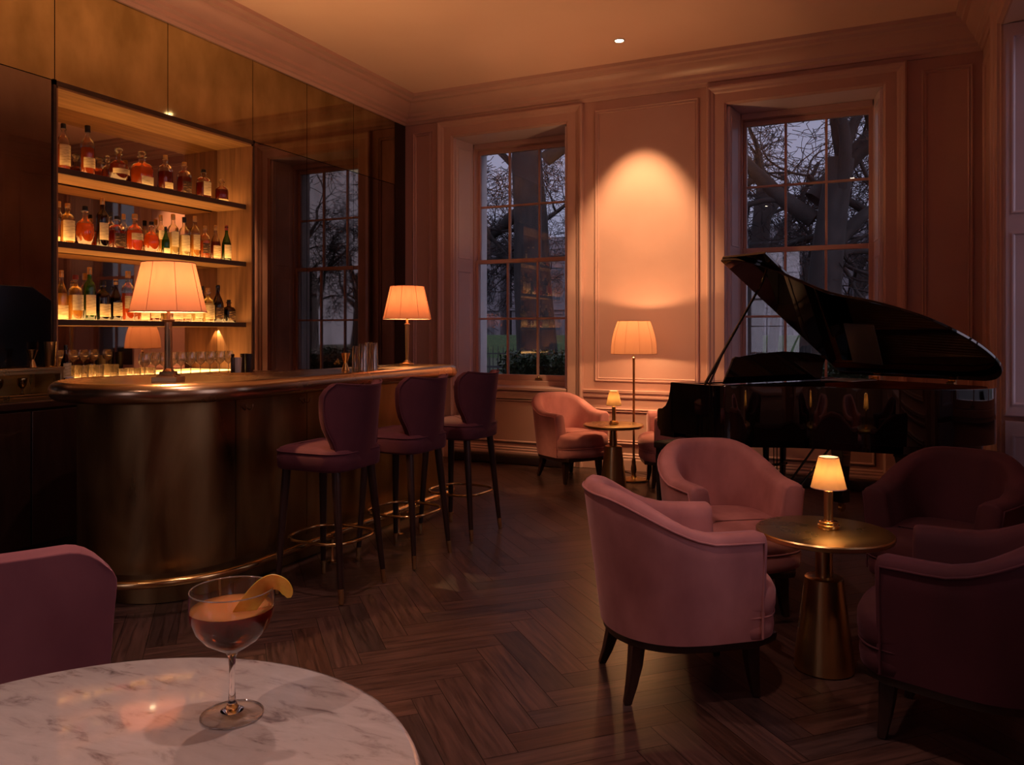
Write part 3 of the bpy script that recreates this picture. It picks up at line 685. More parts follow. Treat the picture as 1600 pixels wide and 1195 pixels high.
# black glass machine
bk = B(); poly = [(-.62, 0), (.42, 0), (.42, .40), (.30, .48), (-.62, .48)]
rings(bk, [[(x, y, z) for y, z in poly] for x in (-.12, .08)])
o = finish('black_display_cabinet', bk, M_blackbox, None, bev=.004, loc=(-4.66, 2.75, 1.137)); tag(o, 'black glossy box with a clipped corner standing on the brass cabinet', 'cabinet')
def jigger(loc, h=.085, r=.021, label=''):
    bm = B(); lathe(bm, [(r * .8, 0), (r * .85, .002), (r * .35, h * .42), (r * .30, h * .46), (r * .38, h * .5), (r, h), (r * .93, h), (r * .3, h * .55)], 20, cap1=True)
    o = finish('jigger', bm, M_brass, None, loc=loc); tag(o, label, 'jigger', 'brass jiggers'); return o
jigger((-4.47, 2.955 + .02, 1.137), .105, .030, 'brass hourglass jigger on the brass cabinet beside the tall shaker tin')
bm = B(); lathe(bm, [(.024, 0), (.027, .004), (.033, .145), (.0345, .15), (.030, .15), (.026, .01)], 24); o = finish('shaker_tin', bm, M_brassd, None, loc=(-4.50, 3.105, 1.137)); tag(o, 'tall gold coloured shaker tin at the right end of the brass cabinet', 'cocktail shaker')

# ------------------------------------------------------------------ the bar
BX, BCX, BCY = -3.02, -3.48, 3.085
def bar_outline(off):
    P = []
    fe = 5.30 + off * .6; r = .16 + off * .55
    ox_ = BX + off
    P += [(ox_ - r + r * cos(R(a)), fe - r + r * sin(R(a))) for a in range(90, -1, -10)]
    y = fe - r
    while y > BCY + .15: P.append((ox_, y)); y -= .14
    ro = .46 + off
    for a in range(0, -181, -8):
        a_ = R(a); rx = ro if a > -90 else (.42 + off * .8)
        P.append((BCX + rx * cos(a_), BCY + ro * sin(a_)))
    ix = -3.44 - off * .35
    P += [(BCX - .42 - off * .8, BCY + .10), (BCX - .38 - off * .6, BCY + .30), (BCX - .22 - off * .4, BCY + .50), (ix - .06, BCY + .68), (ix, BCY + .85)]
    y = BCY + 1.1
    while y < fe - .05: P.append((ix, y)); y += .3
    P.append((ix, fe - .02)); P.append((ix + .02, fe))
    return P
bar = empty('curved_brass_bar', (-3.2, 4.0, 0), 0, 'long curved bar clad in aged brass with rounded brass top edge', 'bar')
sh_ = lambda P: [(x + 3.2, y - 4.0) for x, y in P]
bm = B(); prism(bm, sh_(bar_outline(-.075)), .003, .165); finish('plinth', bm, M_brassfront, bar)
bm = B(); prism(bm, sh_(bar_outline(-.012)), .165, 1.01); finish('carcass', bm, M_gap, bar)
outl = bar_outline(0); inn = bar_outline(-.014)
# front panels cut from the outline at the seams
def seg_panel(i0, i1):
    a = outl[i0:i1 + 1]; b = inn[i0:i1 + 1]
    bm = B()
    ring0 = [(x + 3.2, y - 4, z) for (x, y), z in [(p, .168) for p in a]]
    bot = a + b[::-1]
    rings(bm, [[(x + 3.2, y - 4, z) for x, y in bot] for z in (.168, 1.005)])
    return finish('front_panel', bm, M_brassfront, bar, ang=25)
def cutline(P, ycuts):
    """insert vertices on the straight run so every seam falls on one"""
    return P
def idx_near(yv): 
    c = [(abs(y - yv), i) for i, (x, y) in enumerate(outl) if abs(x - BX) < 1e-4 or i < 12]; return min(c)[1]
seams = [5.22, 4.78, 4.22, 3.65, 3.09]
ids = [0] + [idx_near(s) for s in seams[1:]]
# move the seam vertices exactly and leave a hairline
for s, i in zip(seams[1:], ids[1:]):
    outl[i] = (BX, s); inn[i] = (BX - .014, s)
def gap_panel(i0, i1):
    a = [list(p) for p in outl[i0:i1 + 1]]; b = [list(p) for p in inn[i0:i1 + 1]]
    for q in (a, b):
        for e0, e1 in ((0, 1), (-1, -2)):
            dx, dy = q[e1][0] - q[e0][0], q[e1][1] - q[e0][1]; L_ = max(1e-6, sqrt(dx * dx + dy * dy)); q[e0][0] += dx / L_ * .0025; q[e0][1] += dy / L_ * .0025
    bm = B(); bot = a + b[::-1]
    rings(bm, [[(x + 3.2, y - 4, z) for x, y in bot] for z in (.168, 1.005)])
    finish('front_panel', bm, M_brassfront, bar, ang=25)
iend = next(i for i, p in enumerate(outl) if p[0] < BCX - .40)
ids.append(iend)
for a, b in zip(ids, ids[1:]): gap_panel(a, b)
# top
bm = B(); prism(bm, sh_(bar_outline(.085)), 1.045, 1.094); finish('counter_top', bm, M_brasstop, bar, bev=.004)
ro = bar_outline(.085); k_end = next(i for i, p in enumerate(ro) if p[0] < BCX - .40)
rp_ = cat([(x + 3.2, y - 4.0, 1.049) for x, y in ro[:k_end + 4]], 2)
bm = B(); tube(bm, rp_, .049, 16); finish('edge_rail', bm, M_brasstop, bar, ang=60)
# foot rail
fr = bar_outline(.13); ke = next(i for i, p in enumerate(fr) if p[0] < BCX - .35)
pts = [(x + 3.2, y - 4.0, .16) for x, y in fr[:ke] if y < 5.1 or x > BX + .1]
st0 = [p for p in pts if True]
fp = [(BX + 3.2 - .0, 5.20 - 4.0, .16), (BX + 3.2 + .06, 5.215 - 4.0, .16), (BX + 3.2 + .11, 5.18 - 4.0, .16)] + [p for p in st0 if p[1] < 1.08]
bm = B(); tube(bm, cat(fp, 2), .021, 12); frl = finish('foot_rail', bm, M_brass, bar, ang=60)
for y in (5.10, 4.42, 3.72):
    bm = B(); x = BX + .13 + 3.2; lathe(bm, [(.032, .003), (.032, .009), (.012, .013), (.009, .02), (.009, .14)], 14, x, y - 4.0); 
    tube(bm, [(x, y - 4.025, .16), (x, y - 3.975, .16)], .025, 14); finish('rail_post', bm, M_brass, frl)
a_ = R(-20); bm = B(); x = BCX + .59 * cos(a_) + 3.2; y = BCY + .59 * sin(a_) - 4.0
lathe(bm, [(.032, .003), (.032, .009), (.012, .013), (.009, .02), (.009, .14)], 14, x, y); finish('rail_post', bm, M_brass, frl)
# bag hooks
for y in (3.14, 3.60, 4.17, 4.73):
    for dy in (0,):
        bm = B(); z = .955
        box(bm, BX + 3.2, BX + 3.2 + .004, y - 4.02, y - 3.98, z - .012, z + .012)
        for s in (-1, 1):
            tube(bm, cat([(BX + 3.2 + .003, y - 4 + s * .012, z), (BX + 3.2 + .03, y - 4 + s * .016, z - .016), (BX + 3.2 + .045, y - 4 + s * .022, z - .006), (BX + 3.2 + .047, y - 4 + s * .024, z + .012)], 3), .0035, 6)
        finish('bag_hook', bm, M_bronze, bar)

# ------------------------------------------------------------------ lamps
def shade(parent, r0, r1, z0, z1, m, trimm, ribs, pleat=0, belly=0):
    bm = B(); n = 72 if pleat else 48; K = 8
    pr = []
    for k in range(K + 1):
        t = k / K; pr.append((r0 + (r1 - r0) * t + belly * sin(pi * t) * 1.0, z0 + (z1 - z0) * t))
    lathe(bm, pr, n, cap0=False, cap1=False, rip=pleat)
    s = finish('lamp_shade', bm, m, parent, ang=80)
    for r, z in ((r0 + pleat / 2, z0), (r1 + pleat / 2, z1)):
        bm = B(); tube(bm, [(r * cos(2 * pi * k / 48), r * sin(2 * pi * k / 48), z) for k in range(48)], .0028 if r0 > .1 else .002, 6, closed=True)
        finish('shade_trim', bm, trimm, s)
    if ribs:
        bm = B()
        for k in range(ribs):
            a = 2 * pi * (k + .35) / ribs; tube(bm, [((r + .0012) * cos(a), (r + .0012) * sin(a), z) for r, z in pr], .0012, 5)
        finish('shade_rib', bm, trimm, s)
    return s
def bar_lamp(base_sq, label, loc, power):
    o = empty('table_lamp', loc, 0, label, 'table lamp', 'table lamps on the bar')
    if base_sq:
        bm = B(); cushion(bm, rrect(.125, .125, .003, 1), [(0, 0), (0, .024)]); cushion(bm, rrect(.09, .09, .003, 1), [(0, .024), (.002, .03), (.015, .034), (.02, .05)])
        finish('base', bm, M_bronze, o, ang=30, rz=R(28), bev=.001)
        bm = B(); poly = [(x, y) for x, y in rrect(.034, .034, .008, 2)]
        rings(bm, [[(x * s, y * s, z) for x, y in poly] for s, z in ((1.5, .05), (1.2, .06), (1.0, .065), (.92, .30), (1.0, .302), (1.5, .306), (1.6, .312), (.5, .315), (.4, .36))])
        finish('column', bm, M_bronze, o, ang=30, rz=R(28))
    else:
        bm = B(); lathe(bm, [(.058, 0), (.060, .004), (.060, .014), (.054, .018), (.030, .022), (.026, .03), (.018, .034), (.014, .044), (.016, .046)], 8); finish('base', bm, M_brassd, o, ang=25)
        bm = B(); lathe(bm, [(.011, .046), (.0165, .30), (.017, .305), (.022, .308), (.022, .316), (.010, .318), (.008, .36)], 20); finish('column', bm, M_brassd, o)
    shade(o, .183, .127, .352, .600, M_shade, M_shtrim, 8)
    bm = B(); lathe(bm, [(.008, .36), (.013, .37), (.013, .40), (.022, .42), (.024, .44), (.016, .462), (.004, .47)], 14); finish('bulb', bm, M_bulb, o)
    light('bulb_light', 'POINT', (0, 0, .490), power, (1, .52, .22), o, shadow_soft_size=.02)
    return o
BT_ = 1.0945
bar_lamp(True, 'table lamp with pink shade and square bronze foot at the near end of the bar', (-3.27, 2.885, BT_), 58)
bar_lamp(False, 'table lamp with orange pink shade and round brass foot at the far bar end', (-3.26, 5.10, BT_), 44)

def small_lamp(loc, label, power=2.6):
    o = empty('cordless_table_lamp', loc, 0, label, 'table lamp', 'little pleated table lamps')
    bm = B(); lathe(bm, [(.040, 0), (.042, .004), (.042, .014), (.037, .017), (.037, .026), (.033, .029), (.020, .031), (.0185, .034)], 32); finish('base', bm, M_brass, o)
    bm = B(); lathe(bm, [(.0175, .033), (.0175, .150), (.012, .152), (.010, .165)], 24); finish('stem', bm, M_brassd, o)
    shade(o, .066, .036, .163, .286, M_shade2, M_shtrim2, 0, pleat=.0022)
    light('bulb_light', 'POINT', (0, 0, .222), power, (1, .56, .22), o, shadow_soft_size=.014)
    return o

fl = empty('floor_lamp', (-2.02, 6.95, 0), 0, 'tall floor lamp with pleated peach shade standing against the panelled wall', 'floor lamp')
bm = B(); lathe(bm, [(.125, .003), (.128, .008), (.126, .016), (.06, .022), (.03, .03), (.02, .045), (.022, .06)], 36); finish('base', bm, M_brassd, fl)
bm = B(); lathe(bm, [(.014, .05), (.022, .07), (.026, .10), (.024, .13), (.018, .15), (.020, .17), (.014, .20), (.011, .205)], 20); finish('collar', bm, M_bronze, fl)
bm = B(); lathe(bm, [(.0105, .20), (.0105, 1.10), (.014, 1.105), (.014, 1.115), (.006, 1.12), (.005, 1.25)], 16); finish('pole', bm, M_bronze, fl)
shade(fl, .207, .147, 1.150, 1.448, M_shadef, M_shtrim, 10, belly=.016)
bm = B(); lathe(bm, [(.006, 1.24), (.016, 1.26), (.024, 1.29), (.018, 1.32), (.004, 1.335)], 14); finish('bulb', bm, M_bulb, fl)
for z_ in (1.392, 1.190): light('bulb_light', 'POINT', (0, 0, z_), 19, (1, .52, .21), fl, shadow_soft_size=.015)

# ------------------------------------------------------------------ pedestal tables
def ped_table(loc, label):
    o = empty('pedestal_side_table', loc, 0, label, 'side table', 'round brass side tables')
    bm = B(); lathe(bm, [(.10, .525), (.245, .525), (.258, .530), (.261, .536), (.261, .546), (.257, .551), (.248, .552), (.0001, .552)], 64, cap1=False); finish('table_top', bm, M_brassd, o, ang=30)
    bm = B(); lathe(bm, [(.033, .36), (.033, .527)], 28); finish('stem', bm, M_brassd, o)
    bm = B(); lathe(bm, [(.112, .002), (.115, .006), (.110, .06), (.074, .352), (.073, .364), (.066, .368), (.03, .368)], 48); finish('cone_base', bm, M_brassd, o, ang=30)
    return o
ped_table((-.20, 3.38, 0), 'round brass pedestal table between the armchairs in the right foreground')
ped_table((-2.08, 6.53, 0), 'round brass pedestal table beside the floor lamp at the far wall')
small_lamp((-.185, 3.42, .553), 'little lit lamp with pleated cream shade on the near brass table')
small_lamp((-2.075, 6.53, .553), 'little lit lamp with pleated cream shade on the far brass table', 2.0)

# ------------------------------------------------------------------ tub armchairs (facing local +x)
def tub_path(n=12):
    P = []
    xf, x0, xb, wy = .235, -.02, -.345, .325
    for k in range(5): P.append((xf + (x0 - xf) * k / 4, wy * (.93 + .07 * min(1, k / 3))))
    for k in range(1, n + 1):
        a = pi / 2 * k / n; P.append((x0 + (xb - x0) * sin(a) ** 1.0, wy * cos(a) ** .92))
    return P + [(x, -y) for x, y in P[-2::-1]]
def make_armchair(name, m, trimm):
    o = empty(name)
    P = tub_path(); n = len(P)
    acc = [0]
    for a, b in zip(P, P[1:]): acc.append(acc[-1] + sqrt((a[0] - b[0]) ** 2 + (a[1] - b[1]) ** 2))
    T = acc[-1]; th = .085
    bm = B(); rs = []; pipe_o = []; 
    z0 = .235
    for i, (x, y) in enumerate(P):
        s = abs(acc[i] / T - .5) * 2            # 0 at the back, 1 at arm front
        u = min(1, max(0, (s - .18) / .62)); u = u * u * (3 - 2 * u)
        top = .775 - .145 * u - .006 * s
        a = P[max(0, i - 1)]; b = P[min(n - 1, i + 1)]
        t = Vector((b[0] - a[0], b[1] - a[1])).normalized(); nr = Vector((-t.y, t.x))   # outwards?
        if nr.dot(Vector((x + .02, y))) < 0: nr = -nr
        back = 1 - u
        thk = th + .02 * u
        ring = []
        sec = [(0, z0), (.0, z0 + .15), (0, .42), (0, top - .10), (0, top - .035), (.010, top - .012), (.028, top), (thk - .025, top - .003), (thk - .005, top - .02), (thk, top - .05), (thk + .01, .46), (thk + .012, .30), (thk * .9, z0)]
        for d, z in sec:
            f = .86 + .14 * min(1, (z - z0) / .50)
            fx = (.80 + .20 * min(1, (z - z0) / .52)) if x < 0 else 1.0
            ring.append((x * fx - nr.x * d, y * f - nr.y * d, z))
        rs.append(ring)
        f5 = .86 + .14 * min(1, (top - .03 - z0) / .5); fx5 = 1.0 if x >= 0 else (.80 + .20 * min(1, (top - .03 - z0) / .52))
        pipe_o.append((x * fx5 + nr.x * .002, y * f5 + nr.y * .002, top - .030))
    # rounded arm fronts
    def endcap(ring, sgn):
        c = Vector([sum(p[j] for p in ring) / len(ring) for j in range(3)])
        out = []
        for k, (sc, dx) in enumerate(((.97, .008), (.88, .016), (.70, .020))):
            r = []
            for p in ring:
                q = Vector(p); mid = Vector((c.x, (ring[3][1] + ring[-3][1]) / 2, q.z))
                v = Vector((q.x + dx, mid.y + (q.y - mid.y) * sc, q.z if q.z < z0 + .01 else z0 + (q.z - z0) * (1 - (1 - sc) * .10)))
                r.append(v)
            out.append(r)
        return out
    e0 = endcap(rs[0], 1); e1 = endcap(rs[-1], -1)
    rs = e0[::-1] + rs + e1
    rings(bm, rs)
    bk = finish('curved_back', bm, m, o, ang=62)
    fr = rs[3]
    bm = B()
    lp = pipe_o
    lp = [(rs[2][1][0] - .004, rs[2][1][1] + .0, z0 + .01), (rs[2][2][0] - .004, rs[2][2][1], .42), (rs[2][3][0] - .004, rs[2][3][1], rs[2][3][2])] + lp
    m2 = rs[-3]; lp = lp + [(m2[3][0] - .004, m2[3][1], m2[3][2]), (m2[2][0] - .004, m2[2][1], .42), (m2[1][0] - .004, m2[1][1], z0 + .01)]
    tube(bm, lp, .0045, 6); finish('piping', bm, trimm, bk, ang=80)
    # seat outline
    SO = []
    for k in range(0, 13):
        a = R(-90 + 180 * k / 12); SO.append((.20 + .155 * cos(a) ** .7 if abs(cos(a)) > 1e-6 else .20, .268 * sin(a)))
    SO = [(x, y) for x, y in SO]
    SO += [(.05, .262), (-.08, .235), (-.18, .16), (-.215, .0), (-.18, -.16), (-.08, -.235), (.05, -.262)]
    SO = [(v.x, v.y) for v in cat([(x, y, 0) for x, y in SO], 2, closed=True)]
    bm = B(); cushion(bm, SO, [(.012, .315), (.002, .322), (-.006, .35), (-.006, .395), (.006, .420), (.03, .436), (.08, .448), (.13, .452)])
    cu = finish('seat_cushion', bm, m, o, ang=75)
    bm = B(); cushion(bm, SO, [(.014, .233), (.004, .240), (.0, .27), (.004, .312), (.012, .319)]); sb_ = finish('seat_base', bm, m, o, ang=75)
    bm = B(); tube(bm, [(x, y, .318) for x, y in inset(SO, .000)], .004, 6, closed=True); finish('welt', bm, trimm, sb_, ang=80)
    # wood rail
    RO = [(x * (.80 if x < 0 else .98), y * .86) for x, y in P]
    RO = RO + [(.335, -.20), (.345, 0), (.335, .20)]
    bm = B(); cushion(bm, RO, [(.012, .205), (.010, .208), (.006, .232), (.008, .236)]); finish('wood_rail', bm, M_dark, o)
    for x, y, dx, dy in ((.235, .175, .018, .012), (.235, -.175, .018, -.012), (-.19, .150, -.045, .03), (-.19, -.150, -.045, -.03)):
        bm = B(); rr = []
        for t_, w in ((0, .026), (.35, .0235), (.7, .0185), (1, .0135)):
            e = t_ ** 1.6; cx_, cy_, zz = x + dx * e, y + dy * e, .207 * (1 - t_) + .002 * t_
            rr.append([(cx_ + a * w, cy_ + b * w, zz) for a, b in ((1, 1), (-1, 1), (-1, -1), (1, -1))])
        rings(bm, rr); finish('leg', bm, M_dark, o, ang=30, bev=.003)
    return o
roseproto = make_armchair('tub_armchair', M_rose, M_rose); roseproto['category'] = 'armchair'
plumproto = make_armchair('tub_armchair', M_plum, M_plum); plumproto['category'] = 'armchair'
GRP = 'rose velvet tub armchairs'; GPL = 'plum velvet tub armchairs'
place(roseproto, (-.725, 3.03, 0), R(33), 'rose velvet tub armchair in the foreground, seen from behind beside the brass table', GRP)
place(copy_tree(roseproto), (-.70, 4.02, 0), R(-55), 'rose velvet tub armchair facing the viewer just behind the foreground brass table', GRP)
place(copy_tree(roseproto), (-2.60, 6.80, 0), R(-37), 'rose velvet tub armchair under the window left of the far brass table', GRP)
place(copy_tree(roseproto), (-1.60, 6.93, 0), R(-158), 'rose velvet tub armchair between the floor lamp and the piano, half hidden', GRP)
place(plumproto, (.30, 3.0, 0), R(166), 'dark plum tub armchair at the right edge with its back to the viewer', GPL)
place(copy_tree(plumproto), (.29, 4.16, 0), R(-112), 'dark plum tub armchair facing the viewer in front of the piano tail', GPL)

# ------------------------------------------------------------------ mauve chair behind the marble table (facing local +x)
def side_chair():
    o = empty('upholstered_dining_chair', (0, 0, 0), 0, 'mauve velvet chair seen from behind at the left edge beyond the marble table', 'chair')
    bm = B(); K = 24; prof = []
    N = 16
    fr_, bk_ = [], []
    for j in range(N + 1):
        v = j / N; z = .30 + .455 * v
        w = (.285 + .025 * v) * (1 - .10 * max(0, (v - .80) / .20) ** 2.4)
        rf, rb = [], []
        for i in range(K + 1):
            u = -1 + 2 * i / K; y = u * w; x = -.20 - .06 * v + .55 * y * y
            zz = z
            if abs(u) > .62: zz = z - max(0, v - .55) / .45 * .060 * ((abs(u) - .62) / .38) ** 2.2
            rf.append(bm.verts.new((x + .055 - .0 * v, y * .97, zz))); rb.append(bm.verts.new((x - .045, y, zz)))
        fr_.append(rf); bk_.append(rb)
    for g_ in (fr_, bk_):
        for j in range(N):
            for i in range(K): bm.faces.new((g_[j][i], g_[j][i + 1], g_[j + 1][i + 1], g_[j + 1][i]))
    for j in range(N):
        for i in (0, K): bm.faces.new((fr_[j][i], bk_[j][i], bk_[j + 1][i], fr_[j + 1][i]))
    for i in range(K):
        for j in (0, N): bm.faces.new((fr_[j][i], fr_[j][i + 1], bk_[j][i + 1], bk_[j][i]))
    b_o = finish('backrest', bm, M_mauve, o, ang=80, bev=.024, seg=4)
    bm = B(); cushion(bm, rrect(.46, .54, .12, 6, .05, 0), [(.02, .33), (0, .345), (-.004, .38), (.0, .43), (.02, .452), (.07, .465)]); finish('seat', bm, M_mauve, o, ang=75)
    for sx, sy in ((1, 1), (1, -1), (-1, 1), (-1, -1)):
        bm = B(); x, y = .05 + sx * .17, sy * .20
        rings(bm, [[(x + sx * d + a * w, y + sy * d + b * w, z) for a, b in ((1, 1), (-1, 1), (-1, -1), (1, -1))] for d, w, z in ((0, .022, .335), (.02, .013, .002))]); finish('leg', bm, M_dark, o, bev=.003)
    return o
place(side_chair(), (-2.30, 1.41, 0), R(146))

# ------------------------------------------------------------------ bar stools (facing local +x)
def make_stool():
    o = empty('bar_stool'); o['category'] = 'bar stool'
    SO = rrect(.43, .43, .10, 6, .015, 0)
    bm = B(); cushion(bm, SO, [(.02, .645), (.006, .65), (0, .66), (-.003, .71), (.0, .735), (.012, .752), (.05, .764), (.12, .770)]); st = finish('seat', bm, M_stoolv, o, ang=75)
    bm = B(); tube(bm, [(x, y, .738) for x, y in inset(SO, -.002)], .0035, 6, closed=True); finish('piping', bm, M_stoolv, st, ang=80)
    bm = B(); K, N = 16, 14; F_, G_ = [], []
    for j in range(N + 1):
        v = j / N; z = .645 + .43 * v
        w = .165 + .075 * (1 / (1 + math.exp(-(v - .40) * 11))) 
        if v > .82: w *= sqrt(max(0.0, 1 - ((v - .82) / .20) ** 2 * .42))
        rf, rb = [], []
        for i in range(K + 1):
            u = -1 + 2 * i / K; y = u * w
            x = -.195 - .065 * v + (1.5 + .7 * v) * y * y
            zz = z + (.016 * v * v * (abs(u) ** 2) if v > .5 else 0)
            rf.append(bm.verts.new((x + .05, y * .93, zz))); rb.append(bm.verts.new((x, y, zz)))
        F_.append(rf); G_.append(rb)
    for g_ in (F_, G_):
        for j in range(N):
            for i in range(K): bm.faces.new((g_[j][i], g_[j][i + 1], g_[j + 1][i + 1], g_[j + 1][i]))
    for j in range(N):
        for i in (0, K): bm.faces.new((F_[j][i], G_[j][i], G_[j + 1][i], F_[j + 1][i]))
    for i in range(K):
        for j in (0, N): bm.faces.new((F_[j][i], F_[j][i + 1], G_[j][i + 1], G_[j][i]))
    pp = [g_[0].co.copy() for g_ in G_] + [v.co.copy() for v in G_[-1][1:-1]] + [g_[-1].co.copy() for g_ in G_[::-1]]
    bko = finish('backrest', bm, M_stoolv, o, ang=80, bev=.016, seg=4)
    bm = B(); tube(bm, pp, .004, 6); finish('piping', bm, M_stoolv, bko, ang=80)
    for sx, sy in ((1, 1), (1, -1), (-1, 1), (-1, -1)):
        P0 = Vector((.015 + sx * .155, sy * .150, .65)); P1 = Vector((sx * .200, sy * .190, .004))
        Pm = P0.lerp(P1, .885)
        bm = B(); tube(bm, [P0, P0.lerp(P1, .3), Pm], [.0235, .021, .0145], 12); lg = finish('leg', bm, M_dark, o)
        bm = B(); tube(bm, [Pm, P1], [.0155, .0115], 12); finish('brass_ferrule', bm, M_brass, lg)
    bm = B(); zr = .285; a = .188; n = 48; e = 3.0; pts = []
    for k in range(n):
        t = 2 * pi * k / n; r = a / ((abs(cos(t)) ** e + abs(sin(t)) ** e) ** (1 / e)); pts.append((r * cos(t) * 1.04, r * sin(t) * 1.0, zr))
    tube(bm, pts, .0085, 8, closed=True); finish('foot_ring', bm, M_brass, o, ang=80)
    return o
stp = make_stool(); GS = 'burgundy bar stools along the bar'
place(stp, (-2.60, 3.34, 0), R(181), 'burgundy velvet bar stool nearest the viewer at the brass bar', GS)
place(copy_tree(stp), (-2.575, 4.00, 0), R(178), 'burgundy velvet bar stool in the middle of the three at the bar', GS)
place(copy_tree(stp), (-2.555, 4.66, 0), R(177), 'burgundy velvet bar stool farthest along the bar beside the window', GS)

# ------------------------------------------------------------------ marble table and cocktail
mt = empty('marble_table', (-.963, .676, 0), 0, 'round white marble table top with grey veins in the left foreground', 'table')
bm = B(); lathe(bm, [(.30, .700), (.452, .700), (.464, .703), (.470, .709), (.470, .722), (.466, .728), (.458, .7305), (.0001, .7305)], 96, cap1=False); finish('marble_top', bm, M_marble, mt, ang=40)
bm = B(); lathe(bm, [(.25, .002), (.26, .008), (.25, .018), (.05, .03), (.035, .06), (.03, .66), (.12, .690), (.12, .699)], 40); finish('pedestal', bm, M_brassd, mt)
M_coupe = mat('coupe_glass', (1, 1, 1), 0.0, 0, **{'Transmission Weight': 1.0, 'IOR': 1.42})
M_edge_glint = glassy('edge_glint_glass', (.9, .9, .9), .25, diff=(.8, .7, .65), dmix=.3)  # pale scatter in the colour stands in for edge highlights
M_foot = glassy('coupe_foot_glass', (.97, .965, .96), .03); M_foot.node_tree.nodes['Map Range'].inputs['To Max'].default_value = .32
M_rl = mat('amber_cocktail', (1.0, .40, .15), 0.0, 0, **{'Transmission Weight': .45, 'Subsurface Weight': .4, 'Subsurface Scale': .03, 'IOR': 1.33})
M_lemon = noisy(mat('lemon_peel', rough=.4, **{'Subsurface Weight': .5, 'Subsurface Scale': .01}), (.85, .50, .06), (.95, .62, .10), nscale=60, bump=.1)
M_pith = mat('lemon_pith', (.85, .62, .25), .6)
cg = empty('coupe_glass', (-.935, .949, .7312), 0, 'stemmed coupe cocktail glass with an amber drink on the marble table', 'cocktail glass')
bm = B()
out = [(.0001, 0), (.044, 0), (.048, .0012), (.048, .003), (.040, .0045), (.018, .0085), (.009, .014), (.0058, .024), (.0045, .045), (.0045, .075), (.0060, .092), (.0095, .1005), (.022, .108), (.042, .121), (.056, .138), (.0635, .158), (.0655, .176), (.0650, .190), (.0645, .2010)]
inn_ = [(.0635, .2010), (.0638, .190), (.0642, .176), (.0622, .158), (.0545, .139), (.041, .1228), (.022, .1100), (.006, .1035), (.0001, .103)]
lathe(bm, [(.0001, .0075)] + out[5:] + inn_, 64, cap0=False, cap1=False); bmesh.ops.remove_doubles(bm, verts=bm.verts, dist=1e-5); bs_ = finish('bowl_and_stem', bm, M_coupe, cg, ang=60)
bm = B(); tube(bm, [(.0640 * cos(2 * pi * k / 64), .0640 * sin(2 * pi * k / 64), .2010) for k in range(64)], .0011, 6, closed=True); finish('rim', bm, M_edge_glint, bs_, ang=80)  # thin ring added so the lip shows a highlight
bm = B(); lathe(bm, out[:6] + [(.017, .0060), (.0001, .0055)], 64, cap0=False, cap1=False); bmesh.ops.remove_doubles(bm, verts=bm.verts, dist=1e-5); ft_ = finish('foot', bm, M_foot, cg, ang=60)
bm = B(); tube(bm, [(.0478 * cos(2 * pi * k / 64), .0478 * sin(2 * pi * k / 64), .0016) for k in range(64)], .0011, 6, closed=True); finish('foot_edge_glint', bm, M_edge_glint, ft_, ang=80)  # ring added as the highlight on the foot's edge
bm = B(); lathe(bm, [(.0001, .1024), (.006, .1031), (.022, .1095), (.0414, .1222), (.0550, .1384), (.0627, .1582), (.0647, .1720), (.0001, .1720)], 64, cap0=False, cap1=False); bmesh.ops.remove_doubles(bm, verts=bm.verts, dist=1e-5); finish('cocktail', bm, M_rl, cg, ang=40)
# lemon twist: a ribbon hooked over the rim to the right of the view
rt = Vector((cos(R(25)), sin(R(25)), 0)); fw = Vector((-sin(R(25)), cos(R(25)), 0)); up = Vector((0, 0, 1))
def ribbon(ctr, wid, th=.0022):
    bm = B(); rs = []
    ctr = [Vector(c) for c in ctr]; n = len(ctr)
    for i in range(n):
        t = (ctr[min(i + 1, n - 1)] - ctr[max(i - 1, 0)]).normalized(); s = Vector(wid[i][0]).normalized(); s = (s - t * s.dot(t)).normalized(); nn = t.cross(s).normalized(); w = wid[i][1]
        rs.append([ctr[i] + s * w + nn * th * .3, ctr[i] + nn * th, ctr[i] - s * w + nn * th * .3, ctr[i] - s * w - nn * th * .4, ctr[i] - nn * th * .2, ctr[i] + s * w - nn * th * .4])
    rings(bm, rs); return bm
L_ = lambda a, b, c: rt * a + fw * b + up * c
kp = [L_(-.002, -.012, .128), L_(.012, -.022, .150), L_(.026, -.020, .172), L_(.040, -.010, .192), L_(.053, -.002, .2070), L_(.066, .003, .2110), L_(.080, .003, .2060), L_(.088, .002, .1950), L_(.0905, .002, .186)]
wd = [(L_(.8, .2, -.5), .004), (L_(.8, .1, -.5), .013), (L_(.75, .1, -.6), .015), (L_(.6, .1, -.8), .015), (L_(.2, .25, -.9), .014), (L_(-.1, .3, -.9), .014), (L_(-.6, .3, -.7), .013), (L_(-.9, .2, -.4), .010), (L_(-.9, .2, -.3), .003)]
kk = cat(kp, 5); ww = []
for i in range(len(kk)):
    t = i / 5; a = int(min(t, len(wd) - 1)); b = min(a + 1, len(wd) - 1); f = t - a
    ww.append((Vector(wd[a][0]).lerp(Vector(wd[b][0]), f), wd[a][1] * (1 - f) + wd[b][1] * f))
bm = ribbon(kk, ww)
o = finish('lemon_twist', bm, M_lemon, None, ang=60, loc=(-.935, .949, .7312)); tag(o, 'yellow strip of lemon peel curled over the rim of the coupe', 'garnish')

